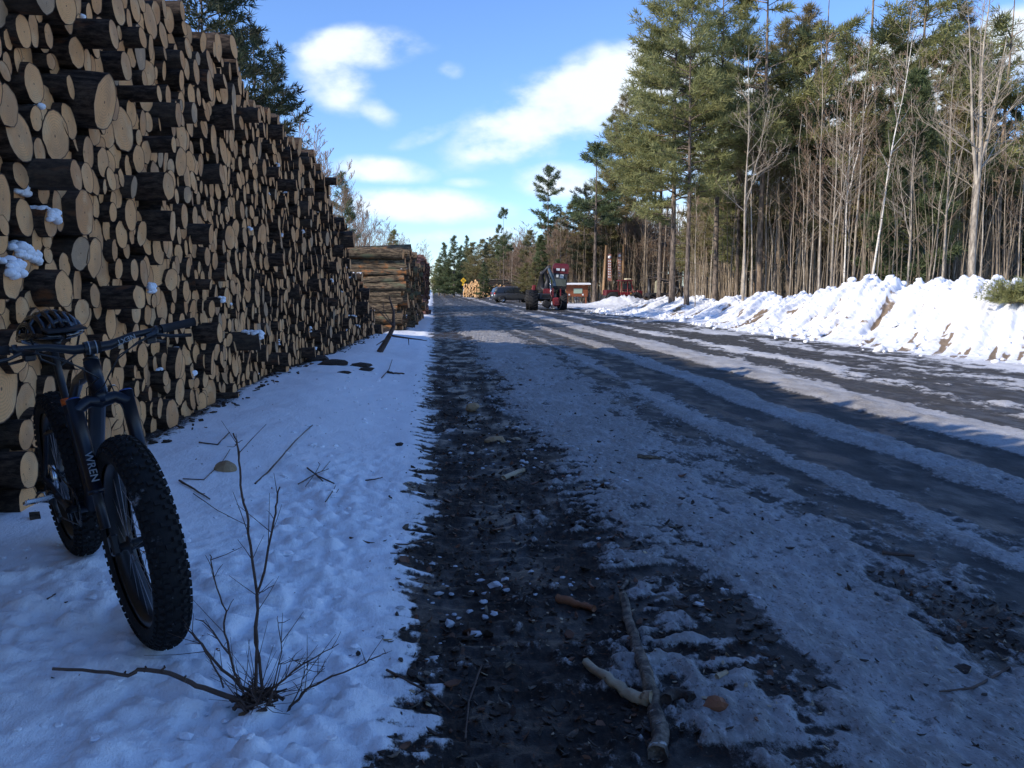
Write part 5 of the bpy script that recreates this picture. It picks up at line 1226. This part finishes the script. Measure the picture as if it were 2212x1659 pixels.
# drive
m = MB(); m.lathe([(.05, -.058), (.07, -.058), (.072, -.062), (.05, -.062)], BBp, 'y', 40, closed=True)
for k in range(32): a = 2 * math.pi * k / 32; m.box(BBp + Vector((.074 * math.sin(a), -.060, .074 * math.cos(a))), (.006, .003, .008), Euler((0, a, 0)))
m.build('chainring', M_BK, bike)
ca = R(8)
for s_ in (-1, 1):
    dr = Vector((-math.cos(ca) * -s_, 0, math.sin(ca) * -s_)) * .175; a_ = BBp + Vector((0, s_ * .085, 0)); e_ = a_ + dr + Vector((0, s_ * .012, 0))
    m = MB(); m.tube([BBp, a_], .014, 10); m.tube([a_, a_.lerp(e_, .5), e_], [.017, .012, .014], 8); cr = m.build('crank_arm', M_BK, bike)
    pc = e_ + Vector((0, s_ * .072, 0)); tilt = Euler((0, R(-18), 0)).to_matrix()
    m = MB(); m.tube([e_, pc + Vector((0, s_ * .05, 0))], .006, 8)
    for dx_, dy_, sz in ((.048, 0, (.010, .10, .016)), (-.048, 0, (.010, .10, .016)), (0, .05, (.085, .009, .014)), (0, -.05, (.085, .009, .014))): m.box(pc + tilt @ Vector((dx_, dy_, 0)), sz, tilt, bev=.003)
    for ang in (35, -35): m.box(pc, (.09, .006, .008), tilt @ Euler((0, 0, R(ang))).to_matrix())
    m.tube([pc - Vector((0, .03, 0)), pc + Vector((0, .03, 0))], .011, 10)
    for dx_ in (-.048, .048):
        for dy_ in (-.04, 0, .04): m.tube([pc + tilt @ Vector((dx_, dy_, -.012)), pc + tilt @ Vector((dx_, dy_, .013))], .0018, 5)
    m.build('pedal', M_ALU, cr)
m = MB(); m.lathe([(.015, -.05), (.055, -.05), (.06, -.072), (.035, -.075), (.015, -.078)], (0, 0, RW), 'y', 30); m.build('cassette', M_ALU, bike)
m = MB(); m.tube([BBp + Vector((0, -.06, .074)), (0, -.06, RW + .05)], .0035, 5); m.tube([BBp + Vector((0, -.06, -.074)), (.06, -.066, .20), (.0, -.066, .24)], .0035, 5); m.build('chain', M_STEEL, bike)
m = MB(); m.box((.01, -.09, .29), (.05, .02, .06), bev=.008); m.tube([(.02, -.08, .29), (.05, -.075, .20)], [.012, .008], 8); m.lathe([(.001, -.08), (.025, -.08), (.025, -.07), (.001, -.07)], (.05, 0, .20), 'y', 16); m.build('rear_derailleur', M_BK, bike)
# put it in place
LEAN = R(6.5); RZ = R(-57); BS_ = 1.085
fw = Vector((math.cos(RZ), math.sin(RZ), 0))
fc = at(333, 1398, 3.06); zf = gz(fc.x, fc.y)
fc = on(338, 1376, zf + .0); zf = gz(fc.x, fc.y); fc = on(338, 1376, zf); rc = fc - fw * WB * BS_; zr = gz(rc.x, rc.y)
pit = math.atan2(zf - zr, WB * BS_)
bike.matrix_world = Matrix.Translation((rc.x, rc.y, zr - .012)) @ (Matrix.Rotation(RZ, 4, 'Z') @ Matrix.Rotation(-pit, 4, 'Y') @ Matrix.Rotation(LEAN, 4, 'X')) @ Matrix.Scale(BS_, 4)
bike_M = bike.matrix_world.copy()
print('BIKE front', fc, 'rear', rc, 'z', zf, zr)
for nm, q in (('frontaxle', (WB, 0, RW)), ('fronttop', (WB, 0, 2 * RW)), ('bar', bc), ('barR', bar_pt(.385)), ('barL', bar_pt(-.385)), ('reartop', (0, 0, 2 * RW)), ('rearbot', (0, 0, 0)), ('saddle', sd), ('crown', ct)):
    print(nm, [round(v, 1) for v in proj(bike_M @ Vector(q))])
# helmet hung over the saddle
hm = empty('bike_helmet', (0, 0, 0), label='glossy black cycling helmet resting on the bicycle saddle', cat='helmet')
m = MB()
def dome(a, b, r=1.0): # a around, b up
    return Vector((.135 * math.cos(a) * math.cos(b), .105 * math.sin(a) * math.cos(b), .105 * math.sin(b))) * r
for k in range(-3, 4):
    y = k * .031; pts = []
    for j in range(13):
        u = -1 + 2 * j / 12; xx = .138 * u * math.sqrt(max(0, 1 - (y / .12) ** 2)); zz = .105 * math.sqrt(max(0, 1 - (xx / .142) ** 2 - (y / .115) ** 2)); pts.append((xx, y, zz))
    m.tube(pts, .0125, 8)
for ang in (-60, -20, 20, 60):
    pts = []
    for j in range(11): t_ = math.pi * j / 10; pts.append((.138 * math.sin(R(ang)) , .112 * math.cos(t_) * math.cos(R(ang)), .103 * math.sin(t_) * math.cos(R(ang)) + .004))
    m.tube(pts, .011, 8)
m.tube([(.142 * math.cos(2 * math.pi * j / 24), .112 * math.sin(2 * math.pi * j / 24), .004 - .012 * math.cos(4 * math.pi * j / 24)) for j in range(25)], .014, 8)
m.build('shell', M_GLOSS, hm)
m = MB(); m.lathe([(.001, .088), (.06, .07), (.09, .04), (.1, 0)], (0, 0, 0), 'z', 24); m.build('liner', M_BK, hm)
m = MB(); m.box((.15, 0, .02), (.07, .16, .008), Euler((0, R(18), 0)), bev=.003); m.build('visor', M_BK, hm)
m = MB(); m.tube([(.05, .10, 0), (.04, .07, -.09), (.03, 0, -.13), (.04, -.07, -.09), (.05, -.10, 0)], .005, 5); m.build('strap', M_CABLE, hm)
hm.matrix_world = bike_M @ Matrix.Translation(sd + Vector((-.01, 0, .03))) @ Matrix.Rotation(R(-8), 4, 'Y') @ Matrix.Rotation(R(12), 4, 'Z')
# ------------------------------------------------------------ twigs, sticks, stones and litter
t = NT('dark_twig_bark'); P = t.pos(); t.color(t.mix(t.noise(P, 30, 4), (.035, .02, .016), (.11, .065, .045))).rough(.75).bump(t.noise(P, 90, 3), .002); M_TW = t.m
t = NT('rough_branch_bark'); P = t.pos(); c = t.mix(t.rng(t.noise(P, 18, 5, .7), .4, .65), (.05, .038, .03), (.21, .165, .12)); c = t.mix(t.rng(t.noise(t.mapped(P, (1, 1, 1), (5, 2, 1)), 14, 4, .7), .60, .68), c, (.45, .43, .40)); t.color(c).rough(.85).bump(t.noise(P, 45, 4, .7), .012, 1); M_BR = t.m
t = NT('peeled_wood'); P = t.pos(); c = t.mix(t.noise(P, 12, 4), (.26, .20, .13), (.46, .37, .25)); c = t.mix(t.rng(t.noise(P, 30, 4, .7), .6, .72), c, (.14, .09, .05)); t.color(c).rough(.75).bump(t.noise(P, 60, 3), .004); M_PEEL = t.m
t = NT('tan_stone'); P = t.pos(); c = t.mix(t.noise(P, 16, 4), (.20, .13, .07), (.40, .28, .16)); t.color(c).rough(.8).bump(t.noise(P, 40, 4), .008); M_STONE = t.m
t = NT('dark_clod'); P = t.pos(); c = t.mix(t.noise(P, 12, 4), (.015, .012, .010), (.06, .04, .03)); t.color(c).rough(.9).bump(t.noise(P, 25, 4), .02); M_CLOD = t.m
t = NT('orange_bark_piece'); P = t.pos(); c = t.mix(t.noise(P, 20, 4), (.12, .04, .02), (.30, .12, .05)); t.color(c).rough(.8).bump(t.noise(P, 50, 4), .006); M_OB = t.m
c8 = lambda x, y: (483.9 + x * .2344, 777.7 + y * .2344)
c4 = lambda x, y: (86.4 + x * .3516, 1209.7 + y * .3516)
c5 = lambda x, y: (829.5 + x * .3516, 1192.4 + y * .3516)
c6 = lambda x, y: (829.5 + x * .3516, 674.0 + y * .3516)
c5b = lambda x, y: (483.9 + x * .211, 483.9 + y * .211)
def gp(px, py, lift=0.0):
    p = on(px, py, .05)
    for _ in range(4): p = on(px, py, gz(p.x, p.y) + lift)
    return p
g = random.Random(31)
t = NT('dark_leaves'); t.color(t.mix(t.noise(t.pos(), 30, 3), (.05, .022, .012), (.16, .065, .03))).rough(.7); M_OBD = t.m
t = NT('dirty_snow_crumb'); t.color((.42, .44, .48)).rough(.7); M_CRUMB = t.m
root = gp(*c4(1330, 880)); Yr = root.y
def twig(mb, pts, r0, r1, dy0=0.0, dy1=0.0, side=0):
    n = len(pts); P_ = [at(x, y, Yr + dy0 + (dy1 - dy0) * i / (n - 1)) for i, (x, y) in enumerate(pts)]
    Q = []
    for i in range(n - 1):
        for k in range(3): Q.append(P_[i].lerp(P_[i + 1], k / 3) + Vector([g.gauss(0, .002) for _ in range(3)]))
    Q.append(P_[-1]); m_ = len(Q); mb.tube(Q, [r0 + (r1 - r0) * i / (m_ - 1) for i in range(m_)], 6)
    for k in range(side):
        i = g.randint(m_ // 5, m_ - 2); d = (Q[i + 1] - Q[i]).normalized() + Vector([g.gauss(0, .7) for _ in range(3)]); l = g.uniform(.02, .10)
        mb.tube([Q[i], Q[i] + d * l * .5 + Vector((0, 0, .005)), Q[i] + d * l + Vector((0, 0, g.uniform(0, .02)))], [.0016, .0012, .0007], 4, caps=False)
sh = empty('leafless_shrub', tuple(root), 0, label='small leafless shrub with a tangle of thin dark twigs in the front snow', cat='shrub')
def world_child(mb, name, mat, parent):
    o = mb.build(name, mat, parent); o.matrix_parent_inverse = parent.matrix_world.inverted() if parent.matrix_world != Matrix.Identity(4) else Matrix.Translation(-Vector(parent.location)); return o
m = MB()
twig(m, [c4(1322, 850), c4(1330, 500), c4(1332, 220), c4(1305, 0), (535.5, 1123), (522.6, 1070), (519, 1012), (513, 960), (503.8, 936)], .0058, .0028, 0, .1, 10)
twig(m, [(513, 955), (524, 951)], .0018, .001, .1, .1); twig(m, [(514, 958), (504, 964), (490, 965)], .0016, .0008, .1, .12)
world_child(m, 'stem', M_TW, sh)
m = MB(); twig(m, [c4(1370, 800), c4(1320, 500), c4(1340, 220), c4(1390, 0), (593, 1123), (598.8, 1082), (604.6, 1052)], .0058, .0026, .02, .0, 7); twig(m, [c4(1350, 200), c4(1440, 155)], .002, .001); world_child(m, 'stem', M_TW, sh)
m = MB(); twig(m, [c4(1225, 760), c4(1190, 690), c4(1150, 500), c4(1130, 420), c4(1145, 320), c4(1085, 170), c4(1050, 0), (453, 1198)], .0048, .0016, 0, -.08, 7); twig(m, [c4(1145, 325), c4(1190, 240)], .002, .001); world_child(m, 'stem', M_TW, sh)
m = MB(); twig(m, [c4(1240, 790), c4(1060, 600), c4(960, 480), c4(890, 405)], .0058, .002, 0, .12, 8); twig(m, [c4(1130, 780), c4(1040, 600), c4(990, 510), c4(960, 480)], .0036, .0024, -.05, .02); twig(m, [c4(1170, 590), c4(1060, 440), c4(1000, 375), c4(955, 362)], .003, .0012, .03, .1, 4); world_child(m, 'stem', M_TW, sh)
m = MB(); twig(m, [c4(1400, 930), c4(1210, 855), c4(1000, 790), c4(880, 730), c4(750, 682), c4(600, 675), c4(545, 710), c4(350, 685), c4(75, 668)], .010, .0048, .0, -.10)
for x_, y_ in ((890, 725), (755, 665), (640, 668), (520, 695)): twig(m, [c4(x_, y_ + 15), c4(x_ + 8, y_ - 14)], .0055, .003, -.06, -.06)
world_child(m, 'long_branch', M_TW, sh)
m = MB(); twig(m, [c4(1400, 810), c4(1560, 680), c4(1700, 590), c4(1835, 515)], .0042, .0013, 0, .05, 8); twig(m, [c4(1420, 800), c4(1490, 560), c4(1465, 400), c4(1460, 345)], .0025, .001, 0, .06, 5); twig(m, [c4(1440, 790), c4(1480, 640), c4(1560, 618), c4(1750, 655)], .0022, .0008, 0, .05, 5); world_child(m, 'stem', M_TW, sh)
m = MB()
for k in range(55):
    a = g.uniform(R(8), R(172)); l = g.uniform(.05, .26); d = Vector((math.cos(a), g.gauss(0, .45), abs(math.sin(a)) * .9)).normalized(); b0 = root + Vector((g.gauss(0, .035), g.gauss(0, .03), .01)); cv = Vector([g.gauss(0, .02) for _ in range(3)])
    m.tube([b0, b0 + d * l * .5 + cv, b0 + d * l + cv * 1.5], [.0018, .0013, .0006], 4, caps=False)
for k in range(60):
    q = root + Vector((g.gauss(0, .03), g.gauss(0, .025), abs(g.gauss(0, .012)))); d = Vector((g.gauss(0, 1), g.gauss(0, .6), abs(g.gauss(0, .8)))).normalized() * g.uniform(.02, .07)
    m.tube([q - d * .3, q + d * .4, q + d], [g.uniform(.004, .009), .005, .002], 5)
world_child(m, 'twig_tangle', M_TW, sh)
pr = gp(*c4(1520, 945)); sp2 = empty('leafless_sprout', tuple(pr), 0, label='low bent sprout just right of the leafless shrub, pointing right', cat='shrub')
Yr = pr.y; m = MB(); twig(m, [c4(1515, 950), c4(1555, 880), c4(1650, 790), c4(1800, 720), c4(2000, 630), c4(2090, 590), c4(2140, 565)], .0055, .0012, 0, .08, 9); world_child(m, 'stem', M_TW, sp2)
m = MB(); twig(m, [c4(1540, 900), c4(1590, 800), c4(1630, 700), c4(1650, 640)], .003, .001, 0, 0, 5); twig(m, [c4(1600, 850), c4(1690, 720), c4(1750, 665)], .0026, .001, 0, .04, 5); world_child(m, 'stem', M_TW, sp2)
Yr = root.y

def thing_mesh(name, mb, mat, label, cat, group=None): o = mb.build(name, mat); return tag(o, label, cat, group)
def stone(px, py, r, squash, mat, label, cat='stone', name='stone', lift=0, sub=3, seed=1):
    p = gp(px, py); m = MB(); m.ico((0, 0, 0), r * 1.12, seed=seed, jit=.12, squash=squash, sub=sub, smooth=False); o = thing_mesh(name, m, mat, label, cat); o.location = (p.x, p.y, p.z + r * squash[2] * .35 + lift); return o
stone(486, 1016, .072, (1.15, .8, .72), M_STONE, 'brown rounded stone lying on the snow between the tyre and the tall twig', seed=3)
stone(*c4(1315, 985), .042, (1.2, .9, .7), M_STONE, 'small brown stone at the foot of the leafless shrub', seed=5)
for px, py, r, lb, sd_ in ((681, 779, .26, 'largest dark clod in the snow beside the far half of the wall', 1), (717, 787, .22, 'second dark clod, just right of the largest one', 2), (778, 791, .15, 'dark clod in the snow near the road end of the row', 3), (792, 800, .12, 'small dark clod below the one near the road', 4), (742, 806, .09, 'smallest dark clod, lowest in the row', 6)):
    stone(px, py, r, (1.3, .8, .32), M_CLOD, lb, 'clod', 'dirt_clod', sub=2, seed=sd_)
def lying(name, pts, r0, r1, mat, label, cat='stick', lift=0.0, n=8, jit=.2, up=None, group=None, parent=None):
    P_ = []
    for i, (x, y) in enumerate(pts):
        q = gp(x, y, r0 * .7); z = q.z + (up[i] if up else 0); P_.append(Vector((q.x, q.y, z + lift)))
    Q = []
    for i in range(len(P_) - 1):
        for k in range(4): Q.append(P_[i].lerp(P_[i + 1], k / 4) + Vector([g.gauss(0, r0 * .12) for _ in range(3)]))
    Q.append(P_[-1]); m_ = len(Q); c0 = Q[0].copy(); m = MB(); m.tube([q - c0 for q in Q], [(r0 + (r1 - r0) * i / (m_ - 1)) for i in range(m_)], n, jit=jit, rg=g)
    o = m.build(name, mat, parent); o.location = c0; 
    if label: tag(o, label, cat, group)
    return o
br = lying('fallen_branch', [c5(1470, 260), c5(1500, 400), c5(1550, 560), c5(1620, 790), c5(1665, 960), c5(1695, 1130), c5(1680, 1255)], .019, .034, M_BR, 'long dark branch with patchy bark lying in the mud, pointing away', 'branch', n=12)
o = lying('broken_tip', [c5(1455, 235), c5(1500, 175)], .010, .012, M_BR, 'short broken branch tip just beyond the long dark branch', 'branch')
lying('peeled_stick', [c5(1230, 680), c5(1380, 790), c5(1480, 890), c5(1570, 950), c5(1640, 950)], .016, .024, M_PEEL, 'pale peeled stick leaning on the long dark branch in the mud', 'stick', n=12, up=[.0, .01, .02, .03, .035])
lying('bark_strip', [c5(1065, 285), c5(1180, 315), c5(1290, 350)], .022, .015, M_OB, 'reddish strip of bark edged with snow left of the long branch', 'bark', jit=.3)
lying('wood_piece', [c5(1720, 905), c5(1800, 865), c5(1890, 900)], .022, .02, M_CLOD, 'dark split piece of wood right of the long branch', 'wood piece', jit=.3)
stone(*c5(2030, 950), .045, (1.3, .9, .6), M_OB, 'red-brown lump of bark at the right of the sticks', 'bark', 'bark_lump', seed=9, sub=2)
lying('wood_chip', [c5(2050, 765), c5(2110, 735)], .012, .009, M_PEEL, 'pale wood chip near the red-brown bark lump', 'wood chip', jit=.3)
stone(*c6(545, 600), .085, (1.1, .7, .75), M_STONE, 'tan block of wood with a snowy top, farthest in the muddy track', 'wood block', 'wood_block', seed=12, sub=2)
stone(*c6(685, 800), .085, (1.25, .8, .6), M_STONE, 'orange-brown block of wood in the middle of the muddy track', 'wood block', 'wood_block', seed=14, sub=2)
stone(*c6(812, 785), .04, (1.5, .8, .5), M_PEEL, 'small tan chip right of the orange-brown block', 'wood chip', 'wood_chip', seed=15, sub=2)
lying('peeled_stick', [c6(735, 1018), c6(860, 972)], .022, .018, M_PEEL, 'short pale stick lying across the muddy track', 'stick')
lying('bark_strip', [c6(1560, 885), c6(1640, 890), c6(1705, 900)], .02, .014, M_BR, 'flat grey bark piece on the icy snow right of the track', 'bark', jit=.25)
lying('stick', [c8(288, 1138), c8(420, 1030), c8(570, 880), c8(680, 740), c8(815, 600)], .0065, .0045, M_TW, 'long thin curved twig lying on the snow right of the tall twig', 'twig', up=[0, .01, .03, .02, .0])
m_ = [([c8(768, 1018), c8(860, 1090), c8(1015, 1162)], .006, .005), ([c8(685, 1168), c8(850, 1070), c8(965, 1025)], .0045, .0025), ([c8(850, 1080), c8(945, 1178)], .005, .005), ([c8(752, 1190), c8(840, 1070), c8(885, 985), c8(868, 965)], .003, .002), ([c8(900, 1050), c8(978, 955)], .003, .002)]
tw = empty('twig_cluster', tuple(gp(*c8(855, 1080))), 0, label='star-shaped cluster of crossed twigs on the snow', cat='twigs')
for pts, a_, b_ in m_:
    o = lying('twig', pts, a_, b_, M_TW, None, up=[.02] * len(pts), parent=tw); o.location = Vector(o.location) - Vector(tw.location)
for pts, r, lb in (([c8(935, 1315), c8(1000, 1220), c8(1028, 1165)], .004, 'thin twig just below the star-shaped cluster'), ([c8(1008, 1268), c8(1060, 1195)], .003, 'short thin twig right of the star-shaped cluster'),
                   ([c8(1305, 1115), c8(1390, 1108), c8(1458, 1088)], .006, 'short dark twig on the snow near the muddy edge'), ([c8(1505, 112), c8(1560, 122), c8(1662, 130)], .02, 'dark stick lying flat near the far verge'),
                   ([c8(1452, 168), c8(1520, 90), c8(1550, 0)], .008, 'upright thin twig above the flat dark stick'), ([(387, 1040), (420, 1058), (453, 1080)], .007, 'dark twig sticking out from behind the front tyre'),
                   ([(395, 1036), (440, 1038), (480, 1000), (497, 972)], .004, 'bent twig between the front tyre and the brown stone'), ([(418, 1068), (470, 1105), (540, 1140)], .003, 'fine twig running under the tall twigs'),
                   ([(83, 1312), (104, 1296), (120, 1286)], .004, 'left one of two short twigs by the rear tyre'), ([(112, 1313), (146, 1303)], .004, 'right one of two short twigs by the rear tyre'),
                   ([(755, 1163), (800, 1175), (880, 1178), (945, 1163)], .006, 'long twig crossing from the snow into the mud'), ([(430, 957), (470, 962), (496, 935)], .007, 'dark forked twig near the foot of the wall'),
                   ([(835, 1450), (930, 1500), (975, 1540)], .005, 'thin dark twig lying in the mud at the front'), ([(1040, 1440), (1012, 1520), (1005, 1600)], .005, 'forked twig frozen in the ice at the front'), ([(950, 1470), (1012, 1515)], .004, 'side twig frozen in the ice at the front'),
                   ([(1905, 1196), (1975, 1203)], .012, 'dark twig on the icy road at the right'), ([(2250 - 70, 1445), (2100, 1490), (2030, 1497)], .006, 'curved twig on the snow in the lower right corner')):
    lying('twig', pts, r, r * .6, M_TW, lb, 'twig', up=[.006] * len(pts), group='twigs lying on the snow')
# dead branch propped beside the end of the wall
Yr = gp(*c5b(1590, 1312)).y; b0 = gp(*c5b(1590, 1312)); db = empty('dead_branch', tuple(b0), 0, label='dead forked branch propped in the snow before the shorter stack', cat='branch')
m = MB(); twig(m, [c5b(1590, 1315), c5b(1690, 1150), c5b(1735, 1060), c5b(1735, 900), c5b(1690, 740)], .07, .012, 0, .3, 6); world_child(m, 'branch', M_TW, db)
m = MB(); twig(m, [c5b(1720, 1145), c5b(1850, 1165), c5b(1990, 1180), c5b(2080, 1195)], .026, .008, .1, 0, 5); twig(m, [c5b(1890, 1175), c5b(1893, 1240)], .012, .006, 0, 0); twig(m, [c5b(1700, 1150), c5b(1560, 1240)], .02, .008, 0, -.2, 3); world_child(m, 'side_branch', M_TW, db)
m = MB(); twig(m, [c5b(1740, 1060), c5b(1600, 900), c5b(1530, 850)], .014, .006, 0, .1, 3); twig(m, [c5b(1740, 1050), c5b(1640, 900), c5b(1630, 800)], .012, .005, 0, .2, 2); world_child(m, 'side_branch', M_TW, db)
Yr = root.y
# leaf and bark litter, snow crumbs: uncountable
def scatter(n, fx, fy, cond, size, mats, name, label, cat, flat=True, seed=1):
    gg = np.random.default_rng(seed); X = fx(gg, n * 3); Y = fy(gg, n * 3); h_, s_, m_, d_ = fields(X, Y); k = np.where(cond(X, Y, s_, m_, gg.random(len(X))))[0][:n]
    mb = MB(); r_ = random.Random(seed)
    for i in k:
        s = size(r_) * (1 + .02 * Y[i]); p = Vector((X[i], Y[i], h_[i] + s * .12)); M = Euler((r_.gauss(0, .35), r_.gauss(0, .35), r_.uniform(0, 6.28))).to_matrix(); mi = r_.randrange(len(mats))
        if flat:
            w_ = s * r_.uniform(.25, .8); c_ = r_.uniform(.05, .3) * s
            vs = [(-s / 2, 0, c_ * .3), (-s * .2, -w_ / 2, 0), (s * .25, -w_ * .45, c_ * .2), (s / 2, 0, c_), (s * .2, w_ / 2, c_ * .4), (-s * .25, w_ * .4, 0)]; th = Vector((0, 0, -s * .08))
            V_ = [p + M @ Vector(v) for v in vs]; mb.add(V_ + [v + th for v in V_], [(0, 1, 2, 3, 4, 5), (11, 10, 9, 8, 7, 6)] + [(a, a + 6, (a + 1) % 6 + 6, (a + 1) % 6) for a in range(6)], mi, False)
        else: mb.ico(p, s, seed=int(i), jit=.4, squash=(1.2, 1, .6), sub=2 if (s > .03 and Y[i] < 7) else 1, mat=mi, smooth=False)
    tag(mb.build(name, mats), label, cat, kind='stuff')
yfun = lambda gg, n: 2.2 * np.exp(gg.random(n) * 1.9)
scatter(4200, lambda gg, n: gg.uniform(-.35, 3.1, n), yfun, lambda X, Y, s, m, r: (s < .5) & (m > .25) & (fbm(X * 2.2, Y * 2, 211, 3) > -.12) | (r < .05 * (X < 2.8)), lambda r: .010 + abs(r.gauss(0, .020)), [M_CLOD, M_CLOD, M_CLOD, M_CLOD, M_OBD, M_BR], 'leaf_litter', 'dark leaves, bark and chips trodden into the muddy track', 'litter', seed=3)
scatter(260, lambda gg, n: gg.uniform(-.2, 2.6, n), yfun, lambda X, Y, s, m, r: m > .2, lambda r: .010 + abs(r.gauss(0, .012)), [M_PEEL], 'wood_chips', 'pale wood chips sprinkled over the muddy track', 'wood chips', seed=5)
scatter(260, lambda gg, n: gg.uniform(-.3, 1.8, n), yfun, lambda X, Y, s, m, r: (m > .2) & (fbm(X * 1.5, Y * 1.2, 201, 3) > .05), lambda r: .005 + abs(r.gauss(0, .010)), [M_CRUMB], 'snow_crumbs', 'crumbs of old snow scattered in the muddy track', 'snow', flat=False, seed=7)
scatter(260, lambda gg, n: gg.uniform(-2.3, -.3, n), yfun, lambda X, Y, s, m, r: (X > -1.35) | (Y < 4.5), lambda r: .006 + abs(r.gauss(0, .012)), [M_SNOWCAP], 'snow_crumbs', 'crumbled snow at the edge of the verge by the wheels', 'snow', flat=False, seed=9)
scatter(130, lambda gg, n: gg.uniform(-2.6, -.3, n), yfun, lambda X, Y, s, m, r: X > -9, lambda r: .006 + abs(r.gauss(0, .008)), [M_CLOD, M_OB], 'bark_crumbs', 'tiny dark specks of bark on the clean verge snow', 'litter', seed=11)
